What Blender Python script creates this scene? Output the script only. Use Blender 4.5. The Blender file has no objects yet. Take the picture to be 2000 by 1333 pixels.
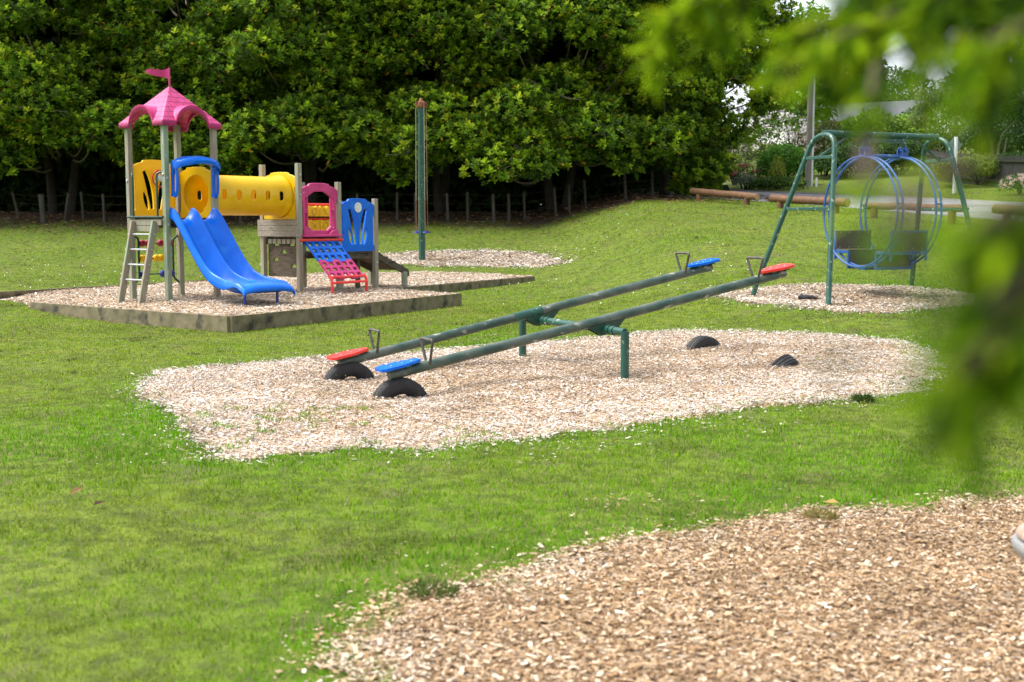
import bpy, bmesh, math, random
import numpy as np
from mathutils import Vector, Matrix
from mathutils.geometry import delaunay_2d_cdt

random.seed(7)
RNG = np.random.default_rng(7)
S = bpy.context.scene
COL = S.collection
R = math.radians

# ------------------------------------------------------------------ camera
FPX, HORIZ, CAMZ = 2350.0, 430.0, 1.65          # focal length and horizon row in 2000 px wide picture units
PITCH = math.atan((666.5 - HORIZ) / FPX)
cam_data = bpy.data.cameras.new("camera")
cam_data.sensor_width = 36.0
cam_data.lens = FPX / 2000 * 36.0
cam_data.clip_start = 0.05
cam_data.clip_end = 2000
cam_data.dof.use_dof = True
cam_data.dof.focus_distance = 15.5
cam_data.dof.aperture_fstop = 2.9
cam = bpy.data.objects.new("camera", cam_data)
cam.location = (0, 0, CAMZ)
cam.rotation_euler = (math.pi / 2 - PITCH, 0, 0)
COL.objects.link(cam)
S.camera = cam

# ------------------------------------------------------------------ sky, sun, exposure
SUN_EL, SUN_AZ = R(60), R(276)                   # azimuth from +Y clockwise: beyond the trees, to the left
world = bpy.data.worlds.new("World")
S.world = world
world.use_nodes = True
wn, wl = world.node_tree.nodes, world.node_tree.links
bg = wn["Background"]
sky = wn.new("ShaderNodeTexSky")
sky.sky_type = 'NISHITA'
sky.sun_disc = False
sky.sun_elevation = SUN_EL
sky.sun_rotation = SUN_AZ
sky.air_density = 1.0
sky.dust_density = 3.0
hs = wn.new("ShaderNodeHueSaturation")
hs.inputs["Saturation"].default_value = 0.35
wl.new(sky.outputs[0], hs.inputs["Color"])
wl.new(hs.outputs[0], bg.inputs["Color"])
bg.inputs["Strength"].default_value = 0.15
sun_data = bpy.data.lights.new("sun", 'SUN')
sun_data.energy = 2.2
sun_data.angle = R(32)
sun_data.color = (1.0, 0.965, 0.91)
sun = bpy.data.objects.new("sun", sun_data)
_d = Vector((math.sin(SUN_AZ) * math.cos(SUN_EL), math.cos(SUN_AZ) * math.cos(SUN_EL), math.sin(SUN_EL)))
sun.rotation_euler = (-_d).to_track_quat('-Z', 'Y').to_euler()
COL.objects.link(sun)
S.view_settings.view_transform = 'Standard'
S.view_settings.look = 'None'
S.view_settings.gamma = 1.0
S.view_settings.exposure = 1.4
S.render.engine = 'CYCLES'
S.cycles.max_bounces = 6
S.cycles.transparent_max_bounces = 6
S.cycles.use_denoising = True

# ------------------------------------------------------------------ picture-to-place helpers
CP, SP = math.cos(PITCH), math.sin(PITCH)
def ray(px, py):
    x, y = (px - 1000) / FPX, (666.5 - py) / FPX
    return Vector((x, CP + y * SP, -SP + y * CP))
def at_z(px, py, z):
    r = ray(px, py); k = (z - CAMZ) / r.z
    return Vector((r.x * k, r.y * k, z))
def at_y(px, py, Y):
    r = ray(px, py); k = Y / r.y
    return Vector((r.x * k, Y, CAMZ + r.z * k))

# ------------------------------------------------------------------ terrain height
ZL = np.array([(-50, 0), (22, 0), (26, .04), (30, .12), (35, .46), (40, 1.05), (44, 1.6), (48, 1.95), (60, 2.4), (100, 4), (400, 8)], float)
ZR = np.array([(-50, 0), (13.5, 0), (16, .13), (18.5, .335), (21.7, .44), (24.5, .75), (28, 1.17), (32, 1.52), (36, 1.85), (42, 2.3), (50, 2.75), (58, 3.2), (75, 4.6), (100, 8.0), (400, 14)], float)
def sstep(a, b, x):
    t = np.clip((x - a) / (b - a), 0, 1); return t * t * (3 - 2 * t)
def road_q(x, y):
    return (x - 17) * .87 + (y - 40) * .494
def smooth_interp(y, T):
    h = 1.2
    return sum(np.interp(y + k * h, T[:, 0], T[:, 1]) for k in (-1, -.5, 0, .5, 1)) / 5
def terrain(x, y):
    x = np.asarray(x, float); y = np.asarray(y, float)
    w = sstep(0.5, 5.0, x)
    z = smooth_interp(y, ZL) * (1 - w) + smooth_interp(y, ZR) * w
    q = road_q(x, y)
    z = z + .05 * np.clip(q - .3, 0, 12) * (x > 3)
    z = z + .17 * np.exp(-((x + 9.2) ** 2 + (y - 21.7) ** 2) / 1.7 ** 2)
    return z
def tz(x, y): return float(terrain(x, y))
def on_ground(px, py):
    r = ray(px, py); Y = 3.0
    prev = None
    for i in range(4000):
        Y += .02
        k = Y / r.y; z = CAMZ + r.z * k
        if z <= tz(r.x * k, Y): break
    return Vector((r.x * Y / r.y, Y, tz(r.x * Y / r.y, Y)))

# ------------------------------------------------------------------ value noise for scattering
_NG = RNG.random((256, 256))
def vnoise(x, y, s=1.0, o=0):
    x = np.asarray(x) / s + 37.3 + o * 17.7; y = np.asarray(y) / s + 91.1 + o * 31.9
    xi = np.floor(x).astype(int); yi = np.floor(y).astype(int); fx = x - xi; fy = y - yi
    fx = fx * fx * (3 - 2 * fx); fy = fy * fy * (3 - 2 * fy)
    g = lambda a, b: _NG[a % 256, b % 256]
    return (g(xi, yi) * (1 - fx) + g(xi + 1, yi) * fx) * (1 - fy) + (g(xi, yi + 1) * (1 - fx) + g(xi + 1, yi + 1) * fx) * fy
def inside(poly, x, y):
    x = np.asarray(x); y = np.asarray(y); r = np.zeros(x.shape, bool); n = len(poly)
    for i in range(n):
        x1, y1 = poly[i][:2]; x2, y2 = poly[(i + 1) % n][:2]
        if y1 == y2: continue
        c = ((y1 > y) != (y2 > y)) & (x < (x2 - x1) * (y - y1) / (y2 - y1) + x1)
        r ^= c
    return r
def edge_dist(poly, x, y):
    d = np.full(np.asarray(x).shape, 1e9)
    n = len(poly)
    for i in range(n):
        a = np.array(poly[i][:2]); b = np.array(poly[(i + 1) % n][:2]); ab = b - a
        t = np.clip(((x - a[0]) * ab[0] + (y - a[1]) * ab[1]) / (ab @ ab + 1e-12), 0, 1)
        d = np.minimum(d, np.hypot(x - a[0] - t * ab[0], y - a[1] - t * ab[1]))
    return d

# ------------------------------------------------------------------ materials
def _princ(name):
    m = bpy.data.materials.new(name); m.use_nodes = True
    return m, m.node_tree.nodes, m.node_tree.links, m.node_tree.nodes["Principled BSDF"]
def rgba(c): return (c[0], c[1], c[2], 1.0)
def mottled(name, c1, c2, scale=6.0, rough=.6, stretch=(1, 1, 1), bump=0.0, bump_scale=None, spec=.5, detail=6, lo=.35, hi=.65, metallic=0, third=None, third_scale=20, third_lo=.62, third_hi=.66, coat=0.0):
    """two colours mixed by stretched noise, an optional third as chipped or stained patches"""
    m, n, l, b = _princ(name)
    tc = n.new("ShaderNodeTexCoord"); mp = n.new("ShaderNodeMapping"); mp.inputs["Scale"].default_value = stretch
    l.new(tc.outputs["Object"], mp.inputs[0])
    nz = n.new("ShaderNodeTexNoise"); nz.inputs["Scale"].default_value = scale; nz.inputs["Detail"].default_value = detail
    l.new(mp.outputs[0], nz.inputs["Vector"])
    mr = n.new("ShaderNodeMapRange"); mr.inputs[1].default_value = lo; mr.inputs[2].default_value = hi
    l.new(nz.outputs["Fac"], mr.inputs[0])
    mx = n.new("ShaderNodeMix"); mx.data_type = 'RGBA'
    mx.inputs[6].default_value = rgba(c1); mx.inputs[7].default_value = rgba(c2)
    l.new(mr.outputs[0], mx.inputs[0]); out = mx.outputs[2]
    if third:
        n3 = n.new("ShaderNodeTexNoise"); n3.inputs["Scale"].default_value = third_scale; n3.inputs["Detail"].default_value = 8
        l.new(mp.outputs[0], n3.inputs["Vector"])
        m3 = n.new("ShaderNodeMapRange"); m3.inputs[1].default_value = third_lo; m3.inputs[2].default_value = third_hi
        l.new(n3.outputs["Fac"], m3.inputs[0])
        x3 = n.new("ShaderNodeMix"); x3.data_type = 'RGBA'; x3.inputs[7].default_value = rgba(third)
        l.new(m3.outputs[0], x3.inputs[0]); l.new(out, x3.inputs[6]); out = x3.outputs[2]
    l.new(out, b.inputs["Base Color"])
    b.inputs["Roughness"].default_value = rough; b.inputs["Metallic"].default_value = metallic
    b.inputs["Specular IOR Level"].default_value = spec
    b.inputs["Coat Weight"].default_value = coat
    if bump:
        bp = n.new("ShaderNodeBump"); bp.inputs["Strength"].default_value = bump; bp.inputs["Distance"].default_value = .01
        nb = n.new("ShaderNodeTexNoise"); nb.inputs["Scale"].default_value = bump_scale or scale * 4; nb.inputs["Detail"].default_value = 6
        l.new(mp.outputs[0], nb.inputs["Vector"]); l.new(nb.outputs["Fac"], bp.inputs["Height"]); l.new(bp.outputs[0], b.inputs["Normal"])
    return m
def tinted(name, rough=.6, transl=.25, spec=.3, gain=1.0):
    """colour comes from the mesh attribute 'col' (each leaf, blade or chip has its own colour)"""
    m, n, l, b = _princ(name)
    a = n.new("ShaderNodeAttribute"); a.attribute_name = "col"
    out = n["Material Output"]
    l.new(a.outputs["Color"], b.inputs["Base Color"])
    b.inputs["Roughness"].default_value = rough; b.inputs["Specular IOR Level"].default_value = spec
    if transl > 0:
        t = n.new("ShaderNodeBsdfTranslucent"); l.new(a.outputs["Color"], t.inputs["Color"])
        mx = n.new("ShaderNodeMixShader"); mx.inputs[0].default_value = transl
        l.new(b.outputs[0], mx.inputs[1]); l.new(t.outputs[0], mx.inputs[2]); l.new(mx.outputs[0], out.inputs["Surface"])
    return m

M = {}
M['plastic_blue'] = mottled('blue_plastic', (.001, .105, .56), (.002, .135, .66), 3, .26, bump=.03, bump_scale=60, spec=.22, third=(.02, .18, .60), third_scale=5, third_lo=.60, third_hi=.80)
M['plastic_navy'] = mottled('navy_plastic', (.01, .02, .20), (.015, .03, .26), 8, .4)
M['plastic_yellow'] = mottled('yellow_plastic', (.82, .55, .004), (.90, .62, .005), 3, .33, bump=.03, bump_scale=60)
def translucent_plastic(m, k):
    n, l = m.node_tree.nodes, m.node_tree.links; b = n["Principled BSDF"]; t = n.new("ShaderNodeBsdfTranslucent")
    l.new(b.inputs["Base Color"].links[0].from_socket, t.inputs["Color"]); x = n.new("ShaderNodeMixShader"); x.inputs[0].default_value = k
    l.new(b.outputs[0], x.inputs[1]); l.new(t.outputs[0], x.inputs[2]); l.new(x.outputs[0], n["Material Output"].inputs["Surface"])
translucent_plastic(M['plastic_yellow'], .35)
M['plastic_orange'] = mottled('orange_plastic', (.80, .26, .004), (.84, .30, .006), 3, .4)
M['plastic_pink'] = mottled('pink_plastic', (.43, .026, .135), (.52, .05, .185), 4, .42, spec=.3, third=(.70, .45, .50), third_scale=9, third_lo=.71, third_hi=.75)
M['plastic_red'] = mottled('red_plastic', (.66, .02, .018), (.74, .04, .03), 6, .35)
M['plastic_maroon'] = mottled('maroon_plastic', (.25, .015, .03), (.32, .02, .04), 9, .4)
M['flower_white'] = mottled('white_badge', (.72, .72, .70), (.45, .60, .55), 30, .5, lo=.5, hi=.6)
M['green_paint'] = mottled('worn_green_paint', (.008, .055, .038), (.012, .072, .050), 6, .40, bump=.05, bump_scale=30, third=(.24, .28, .22), third_scale=16, third_lo=.62, third_hi=.68)
M['green_worn'] = mottled('scuffed_green_paint', (.012, .045, .032), (.085, .105, .085), 5, .45, stretch=(.7, 1.4, 1.4), bump=.08, bump_scale=30, third=(.30, .31, .26), third_scale=8, third_lo=.60, third_hi=.72, lo=.35, hi=.65)
M['green_dark'] = mottled('dark_green_metal', (.006, .035, .022), (.008, .05, .03), 8, .4)
M['bare_steel'] = mottled('worn_steel', (.035, .03, .026), (.08, .07, .06), 12, .5)
M['galv'] = mottled('galvanised_steel', (.32, .33, .34), (.42, .43, .44), 20, .45, metallic=.5)
M['rust'] = mottled('rusted_iron', (.16, .05, .025), (.26, .10, .05), 14, .8, bump=.2)
M['chain'] = mottled('weathered_chain', (.24, .22, .12), (.34, .30, .18), 30, .6)
M['chain_rust'] = mottled('rusted_chain', (.16, .07, .03), (.24, .11, .05), 30, .7)
M['ring_blue'] = mottled('blue_painted_steel', (.010, .06, .23), (.016, .09, .30), 5, .38, third=(.22, .25, .30), third_scale=9, third_lo=.63, third_hi=.70)
M['ply_brown'] = mottled('brown_plywood', (.055, .040, .032), (.085, .062, .050), 7, .6, stretch=(1, 1, 1), bump=.05)
M['timber'] = mottled('weathered_timber', (.30, .265, .20), (.215, .185, .125), 9, .8, stretch=(3, 3, .35), bump=.25, bump_scale=14, third=(.215, .27, .185), third_scale=2.2, third_lo=.50, third_hi=.62)
M['timber_green'] = mottled('green_stained_timber', (.30, .29, .20), (.155, .26, .165), 6, .8, stretch=(3, 3, .35), bump=.25, bump_scale=14, third=(.42, .45, .40), third_scale=7, third_lo=.60, third_hi=.66)
M['timber_grey'] = mottled('grey_boards', (.30, .275, .235), (.20, .175, .14), 9, .85, stretch=(1.2, 1.2, 9), bump=.3, bump_scale=14, third=(.09, .075, .06), third_scale=2.5, third_lo=.60, third_hi=.72)
M['timber_dark'] = mottled('dark_mottled_timber', (.105, .082, .055), (.055, .042, .028), 7, .85, stretch=(1, 1, 4), bump=.3, third=(.02, .016, .012), third_scale=4, third_lo=.58, third_hi=.66)  # dark brown boards with near-black patches
M['sleeper'] = mottled('mossy_sleeper', (.20, .165, .095), (.115, .10, .05), 3.5, .9, stretch=(1.3, 1, 1.3), bump=.4, bump_scale=18, third=(.035, .032, .02), third_scale=3.0, third_lo=.50, third_hi=.68)
M['log'] = mottled('log_rail', (.135, .062, .022), (.085, .040, .017), 5, .75, stretch=(1, 1, 1), bump=.25, third=(.20, .13, .07), third_scale=4, third_lo=.6, third_hi=.7)
M['log_end'] = mottled('log_end_grain', (.42, .27, .11), (.30, .18, .07), 18, .8)
M['fence_post'] = mottled('shade_darkened_post', (.065, .057, .040), (.04, .035, .025), 6, .9, stretch=(1, 1, .3), bump=.2)  # post colour darkened to stand for the shade under the trees
M['rubber'] = mottled('tyre_rubber', (.010, .010, .011), (.019, .018, .018), 10, .7, bump=.1, third=(.07, .06, .05), third_scale=5, third_lo=.60, third_hi=.8)
M['bark'] = mottled('tree_bark', (.04, .033, .025), (.02, .017, .013), 8, .95, stretch=(1, 1, .3), bump=.5)
M['bark_pale'] = mottled('pale_tree_bark', (.30, .25, .18), (.20, .16, .11), 8, .9, stretch=(1, 1, .3), bump=.4)
M['twig'] = mottled('brown_twig', (.035, .02, .012), (.06, .035, .02), 20, .85)
M['leaf_glossy'] = tinted('glossy_leaves', .48, .42, .28)
M['leaf_soft'] = tinted('soft_leaves', .6, .35, .25)
M['leaf_thin'] = tinted('thin_leaves', .75, .5, .08)
M['old_wire'] = mottled('rusty_fence_wire', (.05, .035, .025), (.08, .06, .045), 20, .8)
M['blade'] = tinted('grass_blades', .85, .40, .04)
M['chip'] = tinted('chip_wood', .85, 0, .2)
M['petal'] = tinted('petals', .6, .3, .2)
M['brick'] = None
M['concrete'] = mottled('kerb_concrete', (.16, .155, .14), (.22, .21, .20), 6, .9, bump=.2)
M['white_paint'] = mottled('white_painted_metal', (.72, .72, .70), (.62, .62, .60), 5, .5)
M['sign_back'] = mottled('sign_back_metal', (.10, .19, .15), (.14, .23, .19), 5, .5)
M['pole_wood'] = mottled('utility_pole_timber', (.17, .15, .135), (.24, .215, .19), 7, .9, stretch=(1, 1, .2), bump=.3)
M['black_cloth'] = mottled('black_rubber_scrap', (.008, .007, .010), (.014, .012, .016), 20, .8, bump=.3)
M['fence_dark'] = mottled('dark_stained_palings', (.018, .016, .015), (.03, .028, .027), 7, .8, stretch=(3, 3, .3), bump=.2)
M['fence_pale'] = mottled('weathered_palings', (.20, .16, .10), (.13, .10, .07), 7, .9, stretch=(3, 3, .3), bump=.2)
M['roof_grey'] = mottled('grey_roofing', (.06, .063, .072), (.09, .094, .105), 8, .7)
M['wall_red'] = mottled('red_painted_boards', (.42, .05, .03), (.50, .07, .045), 5, .7)
M['wall_white'] = mottled('white_weatherboards', (.70, .69, .66), (.60, .59, .57), 5, .7)
M['glass_dark'] = mottled('dark_window_glass', (.02, .025, .03), (.035, .04, .045), 3, .1)
M['seat_tan'] = mottled('weathered_tan_top', (.30, .21, .16), (.20, .14, .10), 9, .8, bump=.4, third=(.38, .33, .28), third_scale=14, third_lo=.55, third_hi=.65)
M['seat_grey'] = mottled('pale_grey_rim', (.20, .205, .21), (.27, .27, .265), 9, .6, bump=.1)
M['asphalt'] = mottled('road_asphalt', (.16, .155, .16), (.21, .205, .21), 3, .9, bump=.25, bump_scale=150, third=(.12, .12, .125), third_scale=.6, third_lo=.55, third_hi=.6)
def brick_mat():
    m, n, l, b = _princ('orange_brickwork')
    tc = n.new("ShaderNodeTexCoord"); br = n.new("ShaderNodeTexBrick")
    mp = n.new("ShaderNodeMapping"); mp.inputs["Rotation"].default_value = (R(90), 0, 0)
    l.new(tc.outputs["Object"], mp.inputs[0]); l.new(mp.outputs[0], br.inputs["Vector"])
    br.inputs["Color1"].default_value = (.40, .13, .05, 1); br.inputs["Color2"].default_value = (.52, .20, .085, 1); br.inputs["Mortar"].default_value = (.42, .33, .26, 1)
    br.inputs["Scale"].default_value = 4.0; br.inputs["Mortar Size"].default_value = .012
    l.new(br.outputs["Color"], b.inputs["Base Color"]); b.inputs["Roughness"].default_value = .9
    return m
M['brick'] = brick_mat()

# ------------------------------------------------------------------ object helpers
def tag(o, label=None, cat=None, group=None, kind=None):
    if label: o['label'] = label
    if cat: o['category'] = cat
    if group: o['group'] = group
    if kind: o['kind'] = kind
    return o
def thing(name, loc, label, cat, group=None, rz=0.0):
    o = bpy.data.objects.new(name, None); COL.objects.link(o)
    o.location = loc; o.rotation_euler = (0, 0, rz)
    o.empty_display_size = .2
    return tag(o, label, cat, group)
def link_mesh(name, me, mat, parent=None, loc=None):
    o = bpy.data.objects.new(name, me); COL.objects.link(o)
    if mat is not None: me.materials.append(mat)
    if parent is not None: o.parent = parent
    if loc is not None: o.location = loc
    return o
def np_mesh(name, V, F, col=None, smooth=False):
    """V (n,3); F (m,3) or (m,4) index array or list of such arrays; col (n,3)"""
    Fs = F if isinstance(F, list) else [F]
    me = bpy.data.meshes.new(name)
    V = np.asarray(V, np.float32)
    me.vertices.add(len(V)); me.vertices.foreach_set('co', V.ravel())
    li = np.concatenate([f.ravel() for f in Fs]).astype(np.int32)
    cnt = np.concatenate([np.full(len(f), f.shape[1]) for f in Fs]).astype(np.int32)
    me.loops.add(len(li)); me.loops.foreach_set('vertex_index', li)
    me.polygons.add(len(cnt))
    me.polygons.foreach_set('loop_start', np.concatenate([[0], np.cumsum(cnt)[:-1]]).astype(np.int32))
    try: me.polygons.foreach_set('loop_total', cnt)
    except Exception: pass
    me.polygons.foreach_set('use_smooth', np.full(len(cnt), smooth))
    if col is not None:
        a = me.attributes.new('col', 'FLOAT_COLOR', 'POINT')
        c4 = np.ones((len(V), 4), np.float32); c4[:, :3] = col
        a.data.foreach_set('color', c4.ravel())
    me.update(calc_edges=True)
    return me

def frame_of(d):
    d = Vector(d).normalized()
    up = Vector((0, 0, 1)) if abs(d.z) < .95 else Vector((0, 1, 0))
    a = d.cross(up).normalized(); b = a.cross(d).normalized()
    return a, b
class MB:
    def __init__(s): s.v = []; s.f = []
    def add(s, vs, fs):
        o = len(s.v); s.v += [tuple(v) for v in vs]; s.f += [tuple(i + o for i in f) for f in fs]; return s
    def obox(s, c, ax, ay, az):
        """box from centre and three half-axis vectors"""
        c, ax, ay, az = map(Vector, (c, ax, ay, az))
        vs = [c + i * ax + j * ay + k * az for k in (-1, 1) for j in (-1, 1) for i in (-1, 1)]
        fs = [(0, 2, 3, 1), (4, 5, 7, 6), (0, 1, 5, 4), (2, 6, 7, 3), (0, 4, 6, 2), (1, 3, 7, 5)]
        if ax.cross(ay).dot(az) < 0: fs = [f[::-1] for f in fs]
        return s.add(vs, fs)
    def box(s, c, size, rz=0.0):
        u = Vector((math.cos(rz), math.sin(rz), 0)); w = Vector((-math.sin(rz), math.cos(rz), 0))
        return s.obox(c, u * size[0] / 2, w * size[1] / 2, Vector((0, 0, size[2] / 2)))
    def beam(s, p0, p1, w, h, up=None):
        p0, p1 = Vector(p0), Vector(p1); d = (p1 - p0)
        if up is None: a, b = frame_of(d)
        else:
            a = d.normalized().cross(Vector(up)).normalized(); b = a.cross(d.normalized()).normalized()
        return s.obox((p0 + p1) / 2, a * w / 2, d / 2, b * h / 2)
    def tube(s, pts, r, n=12, closed=False, caps=True):
        pts = [Vector(p) for p in pts]; m = len(pts)
        rr = r if isinstance(r, (list, tuple)) else [r] * m
        rings = []; a = None
        for i, p in enumerate(pts):
            if closed: d = (pts[(i + 1) % m] - pts[i - 1])
            else: d = pts[min(i + 1, m - 1)] - pts[max(i - 1, 0)]
            d.normalize()
            if a is None: a, b = frame_of(d)
            else:
                a = (a - d * a.dot(d)).normalized()
            b = a.cross(d).normalized()
            rings.append([p + (a * math.cos(t) + b * math.sin(t)) * rr[i] for t in [2 * math.pi * k / n for k in range(n)]])
        vs = [v for g in rings for v in g]; fs = []
        for i in range(m if closed else m - 1):
            j = (i + 1) % m
            for k in range(n):
                k2 = (k + 1) % n
                fs.append((i * n + k, i * n + k2, j * n + k2, j * n + k))
        if caps and not closed:
            fs.append(tuple(range(n))[::-1]); fs.append(tuple((m - 1) * n + k for k in range(n)))
        return s.add(vs, fs)
    def lathe(s, origin, axis, prof, n=24):
        """prof: list of (along axis, radius)"""
        origin = Vector(origin); ax = Vector(axis).normalized(); a, b = frame_of(ax)
        vs = []; fs = []
        for (h, r) in prof:
            for k in range(n):
                t = 2 * math.pi * k / n
                vs.append(origin + ax * h + (a * math.cos(t) + b * math.sin(t)) * r)
        for i in range(len(prof) - 1):
            for k in range(n):
                k2 = (k + 1) % n
                fs.append((i * n + k, (i + 1) * n + k, (i + 1) * n + k2, i * n + k2))
        fs.append(tuple(range(n))); fs.append(tuple((len(prof) - 1) * n + k for k in range(n))[::-1])
        return s.add(vs, fs)
    def sheet(s, outline, holes, origin, ex, ey, thick, steiner=None):
        """flat panel with holes: outline and holes in 2D, laid on origin + x*ex + y*ey, extruded by the vector thick"""
        tri, pts = cdt(outline, holes, steiner)
        origin, ex, ey, thick = map(Vector, (origin, ex, ey, thick))
        n = len(pts)
        vs = [origin + ex * p[0] + ey * p[1] for p in pts] + [origin + ex * p[0] + ey * p[1] + thick for p in pts]
        flip = ex.cross(ey).dot(thick) < 0
        fs = []; edges = {}
        for t in tri:
            fs.append(t if flip else t[::-1]); u = tuple(i + n for i in t); fs.append(u[::-1] if flip else u)
            for i in range(3):
                e = (t[i], t[(i + 1) % 3]); edges[e] = 1
        for (a, b) in edges:
            if (b, a) not in edges:
                q = (a, b, b + n, a + n); fs.append(q[::-1] if flip else q)
        return s.add(vs, fs)
    def build(s, name, mat, parent=None, smooth=30, bevel=0.0, seg=2, label=None, recalc=False):
        me = bpy.data.meshes.new(name); me.from_pydata([tuple(v) for v in s.v], [], s.f); me.update()
        if recalc:
            bm = bmesh.new(); bm.from_mesh(me); bmesh.ops.recalc_face_normals(bm, faces=bm.faces); bm.to_mesh(me); bm.free()
        if smooth:
            me.polygons.foreach_set('use_smooth', [True] * len(me.polygons)); me.set_sharp_from_angle(angle=R(smooth))
        o = link_mesh(name, me, mat, parent)
        if bevel:
            b = o.modifiers.new('bevel', 'BEVEL'); b.width = bevel; b.segments = seg; b.limit_method = 'ANGLE'; b.angle_limit = R(40)
        if label: o['label'] = label
        return o
def cdt(outline, holes=(), steiner=None):
    pts = []; edges = []
    for loop in [outline] + list(holes):
        o = len(pts); n = len(loop)
        pts += [Vector(p) for p in loop]; edges += [(o + i, o + (i + 1) % n) for i in range(n)]
    if steiner: pts += [Vector(p) for p in steiner]
    vs, es, fs, *_ = delaunay_2d_cdt(pts, edges, [], 1, 1e-6)
    V = [(v.x, v.y) for v in vs]; tri = []
    C = np.array([[sum(V[i][0] for i in f) / 3, sum(V[i][1] for i in f) / 3] for f in fs]) if fs else np.zeros((0, 2))
    keep = inside(outline, C[:, 0], C[:, 1])
    for hl in holes: keep &= ~inside(hl, C[:, 0], C[:, 1])
    for f, k in zip(fs, keep):
        if not k: continue
        a, b, c = f
        ar = (V[b][0] - V[a][0]) * (V[c][1] - V[a][1]) - (V[c][0] - V[a][0]) * (V[b][1] - V[a][1])
        if abs(ar) < 1e-9: continue
        tri.append((a, b, c) if ar > 0 else (a, c, b))
    return tri, V
def arc(p0, p1, p2, n=14):
    """smooth curve through three points"""
    p0, p1, p2 = Vector(p0), Vector(p1), Vector(p2); c = p1 * 2 - (p0 + p2) / 2
    return [p0 * (1 - t) ** 2 + c * 2 * t * (1 - t) + p2 * t * t for t in [i / n for i in range(n + 1)]]
def fillet(pts, r=.1, n=6):
    pts = [Vector(p) for p in pts]; out = [pts[0]]
    for i in range(1, len(pts) - 1):
        a, b, c = pts[i - 1], pts[i], pts[i + 1]
        d1 = (a - b); d2 = (c - b); k = min(r, d1.length * .48, d2.length * .48)
        q0 = b + d1.normalized() * k; q2 = b + d2.normalized() * k
        out += [q0 * (1 - t) ** 2 + b * 2 * t * (1 - t) + q2 * t * t for t in [j / n for j in range(n + 1)]]
    return out + [pts[-1]]
def stroke_hole(pts, ws):
    """outline of a tapering curved slot"""
    L = []; Rr = []
    for i, p in enumerate(pts):
        d = (Vector(pts[min(i + 1, len(pts) - 1)]) - Vector(pts[max(i - 1, 0)])).normalized(); nrm = Vector((-d.y, d.x))
        L.append(Vector(p[:2]) + nrm * ws[i]); Rr.append(Vector(p[:2]) - nrm * ws[i])
    return [tuple(v) for v in L + Rr[::-1]]
def oval(cx, cy, rx, ry, n=16, p=1.0):
    return [(cx + rx * math.cos(t), cy + ry * math.sin(t)) for t in [2 * math.pi * k / n for k in range(n)]]
def capsule(cx, cy, rx, ry, n=8):
    return [(cx + rx * math.cos(t), cy + (ry - rx) + rx * math.sin(t)) for t in [math.pi * k / n for k in range(n + 1)]] + \
           [(cx - rx * math.cos(t), cy - (ry - rx) - rx * math.sin(t)) for t in [math.pi * k / n for k in range(n + 1)]]
# ================================================================== SETTING
# ---- raised box outline (inner play-area edging), metres
BOX = {k: Vector(v) for k, v in dict(A=(-8.39, 20.97), C=(-4.16, 17.6), D=(-.99, 23.2), E=(-2.66, 24.5), G=(.55, 30.1), Hh=(-3.6, 34.3), K=(-10.3, 23.3)).items()}
BOXP = [BOX[k] for k in ('A', 'C', 'D', 'E', 'G', 'Hh', 'K')]
PX_SEESAW = [(281, 745), (330, 722), (450, 711), (560, 704), (640, 699), (739, 693), (805, 688), (967, 672), (1100, 664), (1245, 651), (1330, 647), (1450, 648), (1600, 654), (1780, 671), (1832, 690), (1815, 735), (1792, 768), (1690, 784), (1500, 797), (1420, 806), (1300, 828), (1100, 851), (950, 869), (800, 886), (560, 889), (450, 896), (400, 862), (335, 820), (292, 778)]
PX_NEAR = [(652, 1326), (674, 1253), (733, 1206), (768, 1162), (897, 1143), (950, 1118), (1090, 1090), (1195, 1058), (1300, 1037), (1400, 1036), (1490, 1023), (1550, 1018), (1640, 1006), (1820, 996), (1940, 980), (2010, 977), (2200, 985), (2420, 1100), (2600, 1500), (1500, 1700), (640, 1500)]
PX_SWING = [(1392, 578), (1430, 570), (1490, 561), (1600, 556), (1750, 562), (1850, 570), (1938, 582), (1934, 592), (1850, 603), (1750, 611), (1640, 613), (1560, 606), (1480, 594), (1420, 586)]
PX_POLE = [(735, 500), (760, 496), (830, 492), (950, 489), (1020, 494), (1062, 500), (1108, 515), (1080, 519), (950, 521), (800, 519), (730, 512)]
PX_SPILL = [(-60, 585), (0, 586), (62, 592), (64, 597), (20, 600), (-60, 600)]
BEDS = {n: [tuple(on_ground(*p)[:2]) for p in P] for n, P in (('seesaw', PX_SEESAW), ('near', PX_NEAR), ('swing', PX_SWING), ('pole', PX_POLE))}
def densify(P, amp, seed, step=.12):
    out = []
    for i in range(len(P)):
        a = Vector(P[i]); b = Vector(P[(i + 1) % len(P)]); n = max(1, int((b - a).length / step))
        for k in range(n):
            p = a.lerp(b, k / n)
            w = (float(vnoise(p.x, p.y, .45, seed)) - .5) * amp + (float(vnoise(p.x, p.y, .16, seed + 3)) - .5) * amp * .6
            nrm = Vector((b.y - a.y, a.x - b.x)).normalized()
            out.append((p.x + nrm.x * w, p.y + nrm.y * w))
    return out
BEDS = {n: densify(P, {'seesaw': .30, 'near': .26, 'swing': .3, 'pole': .4}[n], i) for i, (n, P) in enumerate(BEDS.items())}

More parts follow.
